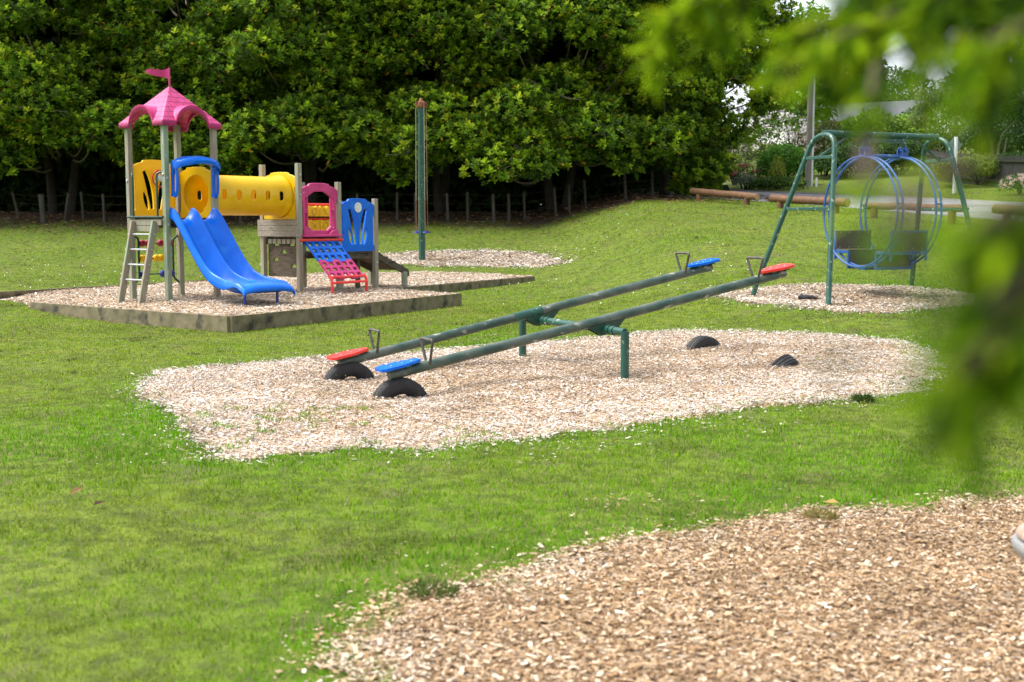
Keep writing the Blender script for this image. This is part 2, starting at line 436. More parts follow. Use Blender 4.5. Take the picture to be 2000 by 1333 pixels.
# ---- lawn terrain, one sheet to the horizon
xs = np.unique(np.concatenate([np.arange(-12, 20, .4), np.linspace(-12, -60, 40), np.linspace(-60, -320, 14), np.linspace(20, 60, 40), np.linspace(60, 320, 14)]))
ys = np.unique(np.concatenate([np.arange(1, 34, .4), np.arange(34, 66, .6), np.linspace(66, 120, 30), np.linspace(120, 420, 14), np.linspace(1, -30, 8)]))
XX, YY = np.meshgrid(xs, ys)
ZZ = terrain(XX, YY)
Q = road_q(XX, YY)
ROAD_W = 6.3
ZZ = ZZ - .06 * ((Q > -ROAD_W + .35) & (Q < .1) & (XX > 2))
for P in list(BEDS.values()):
    ZZ = ZZ - .16 * (inside(P, XX, YY) & (edge_dist(P, XX, YY) > .5)) - .03 * (inside(P, XX, YY) & (edge_dist(P, XX, YY) > .25))
V = np.stack([XX, YY, ZZ], -1).reshape(-1, 3); nx, ny = len(xs), len(ys)
I = np.arange(nx * ny).reshape(ny, nx)
F = np.stack([I[:-1, :-1], I[:-1, 1:], I[1:, 1:], I[1:, :-1]], -1).reshape(-1, 4)
me = np_mesh('lawn', V, F, smooth=True)
earth = sstep(.30, 1.0, (YY - 40.5) / 4.0 + (vnoise(XX, YY, 1.3) - .5) * 1.0) * (1 - sstep(6.0, 8.5, XX - (YY - 44) * .2))
a = me.attributes.new('earth', 'FLOAT', 'POINT'); a.data.foreach_set('value', earth.ravel().astype(np.float32))
def lawn_mat():
    m, n, l, b = _princ('lawn_ground')
    tc = n.new("ShaderNodeTexCoord")
    def noise(s, d=6):
        z = n.new("ShaderNodeTexNoise"); z.inputs["Scale"].default_value = s; z.inputs["Detail"].default_value = d
        l.new(tc.outputs["Object"], z.inputs["Vector"]); return z.outputs["Fac"]
    def ramp(fac, lo, hi):
        r = n.new("ShaderNodeMapRange"); r.inputs[1].default_value = lo; r.inputs[2].default_value = hi; l.new(fac, r.inputs[0]); return r.outputs[0]
    def mix(f, a, b_):
        x = n.new("ShaderNodeMix"); x.data_type = 'RGBA'
        for s, v in ((6, a), (7, b_)):
            if isinstance(v, tuple): x.inputs[s].default_value = rgba(v)
            else: l.new(v, x.inputs[s])
        l.new(f, x.inputs[0]); return x.outputs[2]
    c = mix(ramp(noise(.45), .38, .62), (.09, .14, .010), (.12, .155, .020))
    c = mix(ramp(noise(7, 8), .40, .62), c, (.055, .075, .014))
    c = mix(ramp(noise(1.7, 8), .58, .72), c, (.10, .095, .04))
    at = n.new("ShaderNodeAttribute"); at.attribute_name = 'earth'
    e = mix(ramp(noise(9, 8), .4, .6), (.045, .032, .020), (.075, .055, .034))
    c = mix(at.outputs["Fac"], c, e)
    l.new(c, b.inputs["Base Color"]); b.inputs["Roughness"].default_value = .9; b.inputs["Specular IOR Level"].default_value = .15
    bp = n.new("ShaderNodeBump"); bp.inputs["Strength"].default_value = .6; bp.inputs["Distance"].default_value = .03
    l.new(noise(45, 4), bp.inputs["Height"]); l.new(bp.outputs[0], b.inputs["Normal"])
    return m
tag(link_mesh('lawn', me, lawn_mat()), kind='structure')

# ---- road with kerb beyond the logs
def strip(name, q0, q1, dz, mat, t0=-40, t1=90, nq=8, thick=0):
    u = np.array([-.494, .87]); nr = np.array([.87, .494]); o = np.array([17., 40.])
    T = np.arange(t0, t1, .7); Qs = np.linspace(q0, q1, nq)
    P = o + T[:, None, None] * u + Qs[None, :, None] * nr
    z = terrain(P[..., 0], P[..., 1]) + dz
    V = np.concatenate([P, z[..., None]], -1).reshape(-1, 3); I = np.arange(len(T) * nq).reshape(len(T), nq)
    Fq = np.stack([I[:-1, :-1], I[:-1, 1:], I[1:, 1:], I[1:, :-1]], -1).reshape(-1, 4)
    me = np_mesh(name, V, Fq, smooth=True)
    o_ = link_mesh(name, me, mat)
    if thick:
        s = o_.modifiers.new('thickness', 'SOLIDIFY'); s.thickness = thick; s.offset = -1
    return o_
tag(strip('road', -ROAD_W, 0.0, .004, M['asphalt']), kind='structure')
tag(strip('kerb', 0.0, .16, .05, M['concrete'], nq=2, thick=.2), kind='structure')

# ---- chip beds: sheet plus loose chips
def bed_mat():
    m, n, l, b = _princ('packed_chips')
    tc = n.new("ShaderNodeTexCoord"); v = n.new("ShaderNodeTexVoronoi"); v.inputs["Scale"].default_value = 55; v.inputs["Randomness"].default_value = 1
    l.new(tc.outputs["Object"], v.inputs["Vector"])
    r = n.new("ShaderNodeValToRGB"); e = r.color_ramp.elements
    e[0].position = 0; e[0].color = (.20, .13, .075, 1); e[1].position = 1; e[1].color = (.50, .39, .28, 1)
    for p, c in ((.35, (.32, .21, .125, 1)), (.7, (.42, .30, .19, 1))):
        k = e.new(p); k.color = c
    sx = n.new("ShaderNodeSeparateColor"); l.new(v.outputs["Color"], sx.inputs[0]); l.new(sx.outputs[0], r.inputs[0])
    l.new(r.outputs[0], b.inputs["Base Color"]); b.inputs["Roughness"].default_value = .95; b.inputs["Specular IOR Level"].default_value = .1
    bp = n.new("ShaderNodeBump"); bp.inputs["Distance"].default_value = .02; bp.inputs["Strength"].default_value = .8
    l.new(sx.outputs[1], bp.inputs["Height"]); l.new(bp.outputs[0], b.inputs["Normal"])
    return m
M['bed'] = bed_mat()
SEE_DIPS = [(-1.1, 11.62, .65, .095), (-1.75, 12.80, .6, .085), (1.18, 12.47, .5, .02), (3.0, 13.6, .5, .03)]
def bed_height(name, x, y):
    if name == 'box':
        z = .205 + .06 * np.exp(-((x + 5.5) ** 2 + (y - 21.3) ** 2) / 8) + .05 * np.exp(-((x + 3.4) ** 2 + (y - 24) ** 2) / 8) + .06 * sstep(26, 33, y)
        z = z + (vnoise(x, y, .7) - .5) * .03
        a, b_ = np.array(BOX['A'][:2]), np.array(BOX['K'][:2]); nrm = np.array([-(b_ - a)[1], (b_ - a)[0]]); nrm = nrm / np.linalg.norm(nrm); dd = -((x - a[0]) * nrm[0] + (y - a[1]) * nrm[1])
        g = terrain(x, y) + .012
        return g + (z - g) * sstep(0, 1.6, np.abs(dd))
    z = terrain(x, y) + .012 + (vnoise(x, y, .5, 2) - .5) * .03 + (vnoise(x, y, .18, 5) - .5) * .012
    if name == 'seesaw':
        for (a, b_, r, d) in SEE_DIPS: z = z - d * np.exp(-((x - a) ** 2 + (y - b_) ** 2) / r ** 2)
    return z
def make_bed(name, poly, step):
    P = [tuple(p[:2]) for p in poly]; A = np.array(P)
    gx, gy = np.meshgrid(np.arange(A[:, 0].min(), A[:, 0].max(), step), np.arange(A[:, 1].min(), A[:, 1].max(), step))
    gx = gx.ravel(); gy = gy.ravel(); k = inside(P, gx, gy) & (edge_dist(P, gx, gy) > step * .4)
    tri, pts = cdt(P, (), list(zip(gx[k], gy[k])))
    pts = np.array(pts); z = bed_height(name, pts[:, 0], pts[:, 1])
    if name != 'box': z = z - .03 * (edge_dist(P, pts[:, 0], pts[:, 1]) < .01)
    me = np_mesh('bark_bed', np.column_stack([pts, z]), np.array(tri), smooth=True)
    return tag(link_mesh('bark_bed', me, M['bed']), kind='structure')
PAL = np.array([(.54, .46, .37), (.44, .345, .245), (.34, .245, .155), (.24, .16, .09), (.13, .085, .048), (.52, .475, .42), (.62, .58, .53)])
W_TAN = np.array([.12, .20, .27, .23, .12, .03, .03]); W_PALE = np.array([.22, .10, .08, .07, .07, .26, .20])
def make_chips(name, poly, n, size, label, spill=.12, pale=None):
    A = np.array([p[:2] for p in poly]); lo = A.min(0) - spill; hi = A.max(0) + spill
    P = [tuple(p[:2]) for p in poly]
    x = RNG.uniform(lo[0], hi[0], n * 3); y = RNG.uniform(lo[1], hi[1], n * 3)
    ins = inside(P, x, y); ed = edge_dist(P, x, y)
    keep = ins | (RNG.random(len(x)) < .30 * np.exp(-ed / (spill * .45)) * (ed < spill * 2.5) + .012 * (ed < .9) * (vnoise(x, y, .5, 41) > .5) * (spill > 0))
    # keep to what the camera side can see plus a margin
    keep &= (np.abs(x) < .47 * y + 1.2) & (y > 3.6)
    x, y, ed, ins = x[keep][:n], y[keep][:n], ed[keep][:n], ins[keep][:n]; n = len(x)
    sg = np.where(ins, ed, -ed)
    z = np.where(ins, bed_height(name, x, y), terrain(x, y) + .008) + RNG.random(n) ** 1.5 * .022
    sc = np.exp(RNG.normal(-.05, .52, n)).clip(.3, 2.8)
    L = size * sc * RNG.uniform(.7, 1.7, n); Wd = size * sc * RNG.uniform(.25, .6, n); T = size * RNG.uniform(.06, .16, n)
    yaw = RNG.uniform(0, 2 * np.pi, n); p1 = RNG.normal(0, .20, n); p2 = RNG.normal(0, .17, n)
    ex = np.stack([np.cos(yaw) * np.cos(p1), np.sin(yaw) * np.cos(p1), np.sin(p1)], -1)
    ey0 = np.stack([-np.sin(yaw), np.cos(yaw), 0 * yaw], -1); ez0 = np.cross(ex, ey0)
    ey = ey0 * np.cos(p2)[:, None] + ez0 * np.sin(p2)[:, None]; ez = np.cross(ex, ey)
    c = np.stack([x, y, z], -1); V = np.zeros((n, 8, 3))
    i = 0
    for k in (-1, 1):
        for j in (-1, 1):
            for q in (-1, 1):
                t = RNG.uniform(.6, 1.1, (n, 1))
                V[:, i] = c + ex * (q * L / 2)[:, None] * t + ey * (j * Wd / 2)[:, None] * (t if k > 0 else 1) + ez * (k * T / 2)[:, None]; i += 1
    Fb = np.array([(4, 5, 7, 6), (0, 1, 5, 4), (2, 6, 7, 3), (0, 4, 6, 2), (1, 3, 7, 5)])
    F = (np.arange(n)[:, None, None] * 8 + Fb[None]).reshape(-1, 4)
    pf = np.clip((pale(x, y, sg) if pale else .5) + (vnoise(x, y, .5, 9) - .5) * .8, 0, 1)
    cw = np.cumsum(W_TAN[None] * (1 - pf[:, None]) + W_PALE[None] * pf[:, None], 1); cw /= cw[:, -1:]
    idx = (RNG.random(n)[:, None] > cw).sum(1).clip(0, len(PAL) - 1)
    col = PAL[idx] * RNG.uniform(.72, 1.2, (n, 1)) * (.82 + .36 * vnoise(x, y, .35, 44))[:, None]
    col = col * {'near': np.array([.93, .84, .72]), 'seesaw': np.array([1.0, 1.0, 1.03])}.get(name, np.ones(3))
    me = np_mesh('wood_chips', V.reshape(-1, 3), F, np.repeat(col, 8, 0))
    return tag(link_mesh('wood_chips', me, M['chip']), label, 'wood chips', kind='stuff')
make_bed('seesaw', BEDS['seesaw'], .14); make_bed('near', BEDS['near'], .10); make_bed('swing', BEDS['swing'], .2); make_bed('pole', BEDS['pole'], .35); make_bed('box', BOXP, .25)
make_chips('near', BEDS['near'], 110000, .0145, 'tan wood chips spread over the nearest bed at the bottom right corner', .16, lambda x, y, s: np.where(s < .30, .35, .0))
make_chips('seesaw', BEDS['seesaw'], 200000, .0150, 'pale wood chips filling the long bed under the seesaw', .2, lambda x, y, s: np.clip(1.1 - s * .42, .38, 1))
make_chips('swing', BEDS['swing'], 34000, .024, 'wood chips in the oval bed under the blue ring swing', .2, lambda x, y, s: np.clip(.8 - s * .5, .1, 1))
make_chips('pole', BEDS['pole'], 26000, .038, 'wood chips in the far bed around the tall green pole', .3, lambda x, y, s: np.clip(.9 - s * .35, .05, 1))
make_chips('box', BOXP, 90000, .025, 'pale wood chips filling the timber edged play box', .0, lambda x, y, s: .55)

# ---- grass
def exclude(x, y):
    k = np.zeros(x.shape, bool)
    for n, P in BEDS.items():
        A = np.array(P); m = (x > A[:, 0].min()) & (x < A[:, 0].max()) & (y > A[:, 1].min()) & (y < A[:, 1].max())
        idx = np.where(m)[0]
        if len(idx):
            ii = inside(P, x[idx], y[idx]); e = edge_dist(P, x[idx], y[idx])
            w = .02 + .22 * vnoise(x[idx], y[idx], .22, 8) ** 1.5
            weed = (vnoise(x[idx], y[idx], .28, 14) > .80) & (RNG.random(len(idx)) < .35 * np.exp(-e / .5)) & (n in ('seesaw', 'near'))
            if n == 'seesaw':
                weed |= (np.hypot((x[idx] + 1.85) / .85, (y[idx] - 9.8) / .75) < 1) & (vnoise(x[idx], y[idx], .16, 15) > .60) & (RNG.random(len(idx)) < .7)
            k[idx] |= ii & (e > w) & ~weed
    bp = [tuple(p) for p in BOXP]
    k |= inside(bp, x, y)
    q = road_q(x, y); k |= (q > -ROAD_W - .05) & (q < .2) & (x > 3)
    return k
def make_grass(n, y0, y1, power, hgt, wid, far=False):
    u = RNG.random(n); y = (y0 ** power + u * (y1 ** power - y0 ** power)) ** (1 / power)
    x = RNG.uniform(-1, 1, n) * (.47 * y + 1.4)
    clump = vnoise(x, y, .09, 4)
    k = ~exclude(x, y) & (clump + RNG.random(n) * .7 > .42)
    ea = sstep(.30, 1.0, (y - 40.5) / 4.0 + (vnoise(x, y, 1.3) - .5) * 1.0) * (1 - sstep(6.0, 8.5, x - (y - 44) * .2))
    k &= RNG.random(n) > ea
    x, y = x[k], y[k]; n = len(x); z = terrain(x, y); z = z + .028 * (inside(BEDS['seesaw'], x, y) & (edge_dist(BEDS['seesaw'][::3], x, y) > .15))
    pn = vnoise(x, y, 2.2, 1); pm = vnoise(x, y, .55, 2); pd = vnoise(x, y * 1.6, .42, 3); sn = vnoise(x, y, .9, 6)
    # freshly cut lawn: thatch clumps (dull, flattened) and lush strips round the beds
    e = np.full(n, 9.0)
    for P in BEDS.values(): e = np.minimum(e, edge_dist(P[::3], x, y))
    lush = np.exp(-e / .45) * .75 + np.clip((pn - .45) * 1.6, 0, .7)
    left = sstep(12.5, 7.5, y) * .35
    lush = np.clip(lush + left - .1, 0, 1)
    dry = np.clip((pm - .5) * 2.4, 0, 1) * (1 - lush * .8)
    dark = ((pd > .74) & (sn > .45)).astype(float) * np.clip((pd - .74) * 7, 0, 1) * (.85 - .55 * lush)
    C0 = np.array([.220, .325, .016]); C1 = np.array([.130, .315, .006]); C2 = np.array([.34, .335, .060]); C3 = np.array([.075, .095, .022])
    col = C0 * np.ones((n, 1)); col = col * (1 - lush[:, None]) + C1 * lush[:, None]
    col = col * (1 - dry[:, None] * .6) + C2 * dry[:, None] * .6
    straw = RNG.random(n) < .07; col[straw] = np.array([.36, .33, .15])
    col = col * (1 - dark[:, None]) + C3 * dark[:, None]
    col *= RNG.uniform(.55, 1.3, (n, 1)) * (.78 + .44 * vnoise(x, y, .16, 18))[:, None]
    h = hgt(y) * RNG.uniform(.45, 1.35, n) * (.7 + .75 * vnoise(x, y, .22, 17)) * (.75 + .5 * lush) * (1 + .5 * dark); w = wid(y) * RNG.uniform(.7, 1.3, n)
    az = RNG.uniform(0, 2 * np.pi, n); lean = np.abs(RNG.normal(.55, .35, n)) + dark * .6 + dry * .25
    dx, dy = np.cos(az), np.sin(az); sx, sy = -dy, dx
    face = RNG.uniform(0, 2 * np.pi, n); sx, sy = np.cos(face), np.sin(face)
    V = np.zeros((n, 5, 3)); b = np.stack([x, y, z - .004], -1); s = np.stack([sx, sy, 0 * x], -1) * (w / 2)[:, None]
    m1 = b + np.stack([dx * h * .28 * lean, dy * h * .28 * lean, h * .6 * np.cos(lean * .5)], -1)
    tp = b + np.stack([dx * h * .95 * np.sin(np.clip(lean * 1.1, 0, 1.5)), dy * h * .95 * np.sin(np.clip(lean * 1.1, 0, 1.5)), h * np.cos(np.clip(lean, 0, 1.45))], -1)
    V[:, 0] = b - s; V[:, 1] = b + s; V[:, 2] = m1 + s * .8; V[:, 3] = m1 - s * .8; V[:, 4] = tp
    o = np.arange(n)[:, None] * 5
    F4 = o + np.array([0, 1, 2, 3]); F3 = o + np.array([3, 2, 4])
    return V.reshape(-1, 3), F4, F3, np.repeat(col, 5, 0)
parts = [make_grass(230000, 3.9, 12.0, .8, lambda y: .030 + 0 * y, lambda y: .0022 + .00042 * y),
         make_grass(230000, 12.0, 24.0, .8, lambda y: .032 + 0 * y, lambda y: .0016 + .00052 * y),
         make_grass(170000, 24.0, 47.0, .8, lambda y: .036 + 0 * y, lambda y: .0010 + .00060 * y)]
Vs = []; F4s = []; F3s = []; Cs = []; o = 0
for (v, f4, f3, c) in parts:
    Vs.append(v); F4s.append(f4 + o); F3s.append(f3 + o); Cs.append(c); o += len(v)
me = np_mesh('grass', np.concatenate(Vs), [np.concatenate(F4s), np.concatenate(F3s)], np.concatenate(Cs))
tag(link_mesh('grass', me, M['blade']), 'short mown green grass covering the whole lawn', 'grass', kind='stuff')

# mown clippings lying in dull drifts on the lawn
def clippings():
    n = 210000; y = (4.0 ** .7 + RNG.random(n) * (40 ** .7 - 4.0 ** .7)) ** (1 / .7); x = RNG.uniform(-1, 1, n) * (.47 * y + 1.2)
    f_ = vnoise(x, y * 1.7, .75, 31) * .6 + vnoise(x, y * 1.7, .24, 32) * .4; big = vnoise(x, y, 2.8, 33)
    k = (f_ + (big - .5) * .35 > .585 + .06 * RNG.random(n)) & ~exclude(x, y); x, y, f_ = x[k], y[k], f_[k]; n = len(x)
    thick = np.clip((f_ - .58) * 4, 0, 1)
    z = terrain(x, y) + .022 + RNG.random(n) * .022 * (.4 + thick)
    az = RNG.uniform(0, 2 * np.pi, n); el = RNG.normal(.1, .35, n); L = RNG.uniform(.03, .075, n) * (.8 + .012 * y); W = .0020 + .00045 * y
    D = np.stack([np.cos(az) * np.cos(el), np.sin(az) * np.cos(el), np.sin(el)], -1); S_ = np.stack([-np.sin(az), np.cos(az), 0 * az], -1) * (W / 2)[:, None]
    P = np.stack([x, y, z], -1); V = np.zeros((n, 4, 3)); V[:, 0] = P - S_; V[:, 1] = P + S_; V[:, 2] = P + D * L[:, None] + S_ * .6; V[:, 3] = P + D * L[:, None] - S_ * .6
    V[:, 2:, 2] = np.maximum(V[:, 2:, 2], (terrain(x, y) + .012)[:, None])
    C = np.array([(.165, .19, .045), (.12, .15, .034), (.07, .09, .024), (.215, .215, .07)]); w = np.stack([1 - thick * .6, .6 + 0 * thick, .25 + thick * 1.2, .5 - thick * .4], -1); w = np.cumsum(w, 1); w /= w[:, -1:]
    col = C[(RNG.random(n)[:, None] > w).sum(1).clip(0, 3)] * RNG.uniform(.7, 1.2, (n, 1))
    me = np_mesh('grass_clippings', V.reshape(-1, 3), np.arange(n * 4).reshape(n, 4), np.repeat(col, 4, 0))
    tag(link_mesh('grass_clippings', me, M['blade']), 'dull drifts of mown clippings lying across the lawn', 'grass clippings', kind='stuff')
clippings()
# ================================================================== PLAY STRUCTURE (local x along the row, y to its back, z up)
PA = 1.03
X2, X3, X4 = 3.006, 4.036, 5.066
ps = thing('play_structure', (-5.91, 20.70, 0), 'wooden post play tower with pink roof, yellow tunnel and blue double slide', 'play structure', rz=math.atan2(.789, .614))
def post(x, y, z1, z0=.05, mat='timber', s=.095):
    return MB().box((x, y, (z0 + z1) / 2), (s, s, z1 - z0)).build('post', M[mat], ps, 0, bevel=.008)
post(0, 0, 3.38, mat='timber_green'); post(0, PA, 3.38); post(PA, 0, 3.38); post(PA, PA, 3.38)
post(X2, 0, 2.72); post(X2, PA, 2.72); post(X3, 0, 2.39); post(X3, PA, 2.40)
post(X4, 0, 2.08); post(X4, PA, 2.05); post(5.95, .02, .56); post(5.95, PA - .02, .56); post(4.75, .2, .9, mat='timber_dark', s=.08)
# decks
def deck(x0, x1, z, mat='timber_dark'):
    m = MB(); n = 8
    for i in range(n):
        y = .02 + (PA - .04) * (i + .5) / n
        m.box(((x0 + x1) / 2, y, z - .02), (x1 - x0 - .10, (PA - .04) / n - .008, .036))
    for y in (.07, PA - .07): m.box(((x0 + x1) / 2, y, z - .095), (x1 - x0 - .02, .045, .11))
    return m.build('deck', M[mat], ps, 0, bevel=.004)
deck(0, PA, 1.665); deck(X2, X3, 1.33); deck(X3, X4, 1.02)
m = MB()
for k in range(2): m.box((-.065, PA / 2, 1.605 - k * .105), (.035, .93 if k == 0 else .74, .098))
m.build('rim_board', M['timber'], ps, 0, bevel=.005)
# bolts on the near posts
for (x, y, z, ax) in ((0, 0, 2.42, 'x'), (0, 0, 2.36, 'y'), (0, 0, 1.57, 'y'), (0, PA, 2.33, 'x'), (X2, 0, 2.50, 'y'), (X2, 0, 2.12, 'y'), (X2, 0, 1.20, 'y'), (X3, 0, 2.0, 'y'), (X4, 0, .78, 'y')):
    d = Vector((-1, 0, 0)) if ax == 'x' else Vector((0, -1, 0))
    MB().lathe(Vector((x, y, z)) + d * .045, d, [(0, .026), (.012, .026), (.02, .018), (.023, .0)], 10).build('bolt_cap', M['galv'], ps)

# ---- roof: pyramid with a barrel arch over each side
def roof():
    e, N = .625, 90
    zb, rise, rr, ar, aw = 3.30, .66, .0, .315, .345
    g = np.linspace(-e, e, N + 1); X, Y = np.meshgrid(g, g)
    mx = np.maximum(np.abs(X), np.abs(Y)); t = 1 - mx / e
    pyr = zb + .03 + rise * (t)
    def arch(a): return zb + ar * np.sqrt(np.clip(1 - (a / aw) ** 2, 0, 1))
    ax = np.where((np.abs(Y) < aw), arch(Y), -9); ay = np.where((np.abs(X) < aw), arch(X), -9)
    z = np.maximum(pyr, np.where(np.abs(X) >= np.abs(Y), ax, ay))
    mask = (z <= pyr + 1e-6).astype(float)
    # shell: only keep what is above the arch openings
    V = np.stack([X + PA / 2, Y + PA / 2, z], -1).reshape(-1, 3); n = N + 1
    I = np.arange(n * n).reshape(n, n); Fq = np.stack([I[:-1, :-1], I[:-1, 1:], I[1:, 1:], I[1:, :-1]], -1).reshape(-1, 4)
    me = np_mesh('roof', V, Fq, smooth=True)
    bm = bmesh.new(); bm.from_mesh(me)
    be = [ed for ed in bm.edges if ed.is_boundary]
    r = bmesh.ops.extrude_edge_only(bm, edges=be)
    for v in [q for q in r['geom'] if isinstance(q, bmesh.types.BMVert)]:
        v.co.z -= .085
    bm.to_mesh(me); bm.free()
    uu = np.where(np.abs(X) >= np.abs(Y), Y, X)
    shv = np.zeros((len(me.vertices), 3), np.float32); shv[:n * n, 0] = uu.ravel(); shv[:n * n, 1] = z.ravel(); shv[:n * n, 2] = mask.ravel()
    a = me.attributes.new('shv', 'FLOAT_VECTOR', 'POINT'); a.data.foreach_set('vector', shv.ravel())
    me.set_sharp_from_angle(angle=R(50))
    mt = M['plastic_pink'].copy(); mt.name = 'pink_shingle_plastic'; nn, ll = mt.node_tree.nodes, mt.node_tree.links; b = nn["Principled BSDF"]
    at = nn.new("ShaderNodeAttribute"); at.attribute_name = 'shv'
    br = nn.new("ShaderNodeTexBrick"); br.inputs["Scale"].default_value = 1; br.inputs["Brick Width"].default_value = .15; br.inputs["Row Height"].default_value = .095; br.inputs["Mortar Size"].default_value = .006
    nz = nn.new("ShaderNodeTexNoise"); nz.inputs["Scale"].default_value = 9; ll.new(at.outputs["Vector"], nz.inputs["Vector"])
    va = nn.new("ShaderNodeVectorMath"); va.operation = 'MULTIPLY_ADD'; va.inputs[1].default_value = (.06, .05, 0); ll.new(nz.outputs["Color"], va.inputs[0]); ll.new(at.outputs["Vector"], va.inputs[2])
    ll.new(va.outputs[0], br.inputs["Vector"])
    sp = nn.new("ShaderNodeSeparateXYZ"); ll.new(at.outputs["Vector"], sp.inputs[0])
    mu = nn.new("ShaderNodeMath"); mu.operation = 'MULTIPLY'; ll.new(br.outputs["Fac"], mu.inputs[0]); ll.new(sp.outputs["Z"], mu.inputs[1])
    mi = nn.new("ShaderNodeMix"); mi.data_type = 'RGBA'; mi.inputs[7].default_value = (.20, .012, .07, 1)
    old = b.inputs["Base Color"].links[0].from_socket; ll.new(old, mi.inputs[6]); ll.new(mu.outputs[0], mi.inputs[0]); ll.new(mi.outputs[2], b.inputs["Base Color"])
    bp = nn.new("ShaderNodeBump"); bp.invert = True; bp.inputs["Strength"].default_value = .8; bp.inputs["Distance"].default_value = .01; ll.new(mu.outputs[0], bp.inputs["Height"]); ll.new(bp.outputs[0], b.inputs["Normal"])
    o = link_mesh('roof', me, mt, ps)
    s = o.modifiers.new('shell', 'SOLIDIFY'); s.thickness = .028; s.offset = -1
    c = Vector((PA / 2, PA / 2, 0))
    fl = MB().tube([c + Vector((0, 0, 3.93)), c + Vector((0, 0, 4.30))], .016, 8)
    # waving pennant, thick plastic
    dv = Vector((-.80, .60, 0)); side = Vector((.6, .8, 0)); pts = []
    top, bot = [], []
    for i in range(13):
        k = i / 12; p = c + dv * (.40 * k) + side * (.035 * math.sin(k * 6.5))
        top.append(p + Vector((0, 0, 4.295 - .06 * k - .018 * math.sin(k * 6)))); bot.append(p + Vector((0, 0, 4.10 + .10 * k + .012 * math.sin(k * 7))))
    vs = []
    for s_ in (-.009, .009):
        vs += [p + side * s_ for p in top] + [p + side * s_ for p in bot]
    fs = []
    for i in range(12):
        fs += [(i, i + 1, 14 + i, 13 + i), (26 + i + 1, 26 + i, 39 + i, 39 + i + 1), (i + 1, i, 26 + i, 27 + i), (13 + i, 14 + i, 40 + i, 39 + i)]
    fs += [(0, 13, 39, 26), (25, 12, 38, 51)]
    fl.add(vs, fs); fl.build('flag', M['plastic_pink'], o, 40, recalc=True)
roof()

# ---- moulded panel outline (x across, z up) with arched stepped top and notched sides
def panel_outline(w, z0, z1, step=True):
    h = z1 - z0; q = .030; r = []
    r += [(-w, z0), (w, z0), (w, z0 + .10 * h), (w - q, z0 + .14 * h), (w - q, z0 + .66 * h), (w, z0 + .70 * h), (w, z0 + .885 * h)]
    for k in range(7):
        t = k / 6; x = w * (.94 - .34 * t); r.append((x, z0 + h * (.895 + .05 * math.sin(t * math.pi / 2))))
    r.append((w * .53, z0 + .985 * h))
    for k in range(1, 8): 
        x = w * (.50 - 1.0 * k / 8); r.append((x, z0 + h * (.99 + .010 * (1 - (x / (w * .5)) ** 2))))
    right = r[6:14 + 1]
    r += [(-x, z) for x, z in right[::-1]]
    r += [(-w, z0 + .70 * h), (-(w - q), z0 + .66 * h), (-(w - q), z0 + .14 * h), (-w, z0 + .10 * h)]
    return r
def blade_slots(w, z0, z1):
    h = z1 - z0; out = []
    for sg in (-1, 1):
        p = arc((sg * w * .50, z0 + .80 * h, 0), (sg * w * .29, z0 + .50 * h, 0), (sg * w * .17, z0 + .14 * h, 0), 12)
        ws = [.030 + .028 * math.sin(math.pi * min(1, i / 12 * .85 + .12)) for i in range(13)]
        out.append(stroke_hole([(q.x, q.y) for q in p], ws))
        p = arc((sg * w * .53, z0 + .44 * h, 0), (sg * w * .45, z0 + .29 * h, 0), (sg * w * .36, z0 + .13 * h, 0), 10)
        ws = [.008 + .040 * math.sin(math.pi * (.08 + .86 * i / 10)) for i in range(11)]
        out.append(stroke_hole([(q.x, q.y) for q in p], ws))
    return out
EX, EY, EZ = Vector((1, 0, 0)), Vector((0, 1, 0)), Vector((0, 0, 1))
# back panel with steering wheel
bp_ = MB().sheet(panel_outline(.455, 1.70, 2.72), blade_slots(.455, 1.70, 2.72), (PA / 2, PA - .03, 0), EX, EZ, EY * .045).build('slotted_panel', M['plastic_yellow'], ps, 30, bevel=.007, label='yellow slotted panel with a steering wheel')
m = MB().tube([Vector((.53 + .145 * math.cos(t), .90, 2.385 + .145 * math.sin(t))) for t in [2 * math.pi * k / 32 for k in range(32)]], .014, 10, closed=True)
wh = m.build('steering_wheel', M['plastic_red'], bp_)
m = MB().lathe((.53, .97, 2.385), (0, -1, 0), [(0, .03), (.05, .05), (.085, .055), (.10, .03), (.105, .0)], 18)
for a in (90, 215, 325): m.beam((.53, .90, 2.385), (.53 + .14 * math.cos(R(a)), .90, 2.385 + .14 * math.sin(R(a))), .018, .03)
m.build('wheel_hub', M['flower_white'], bp_)
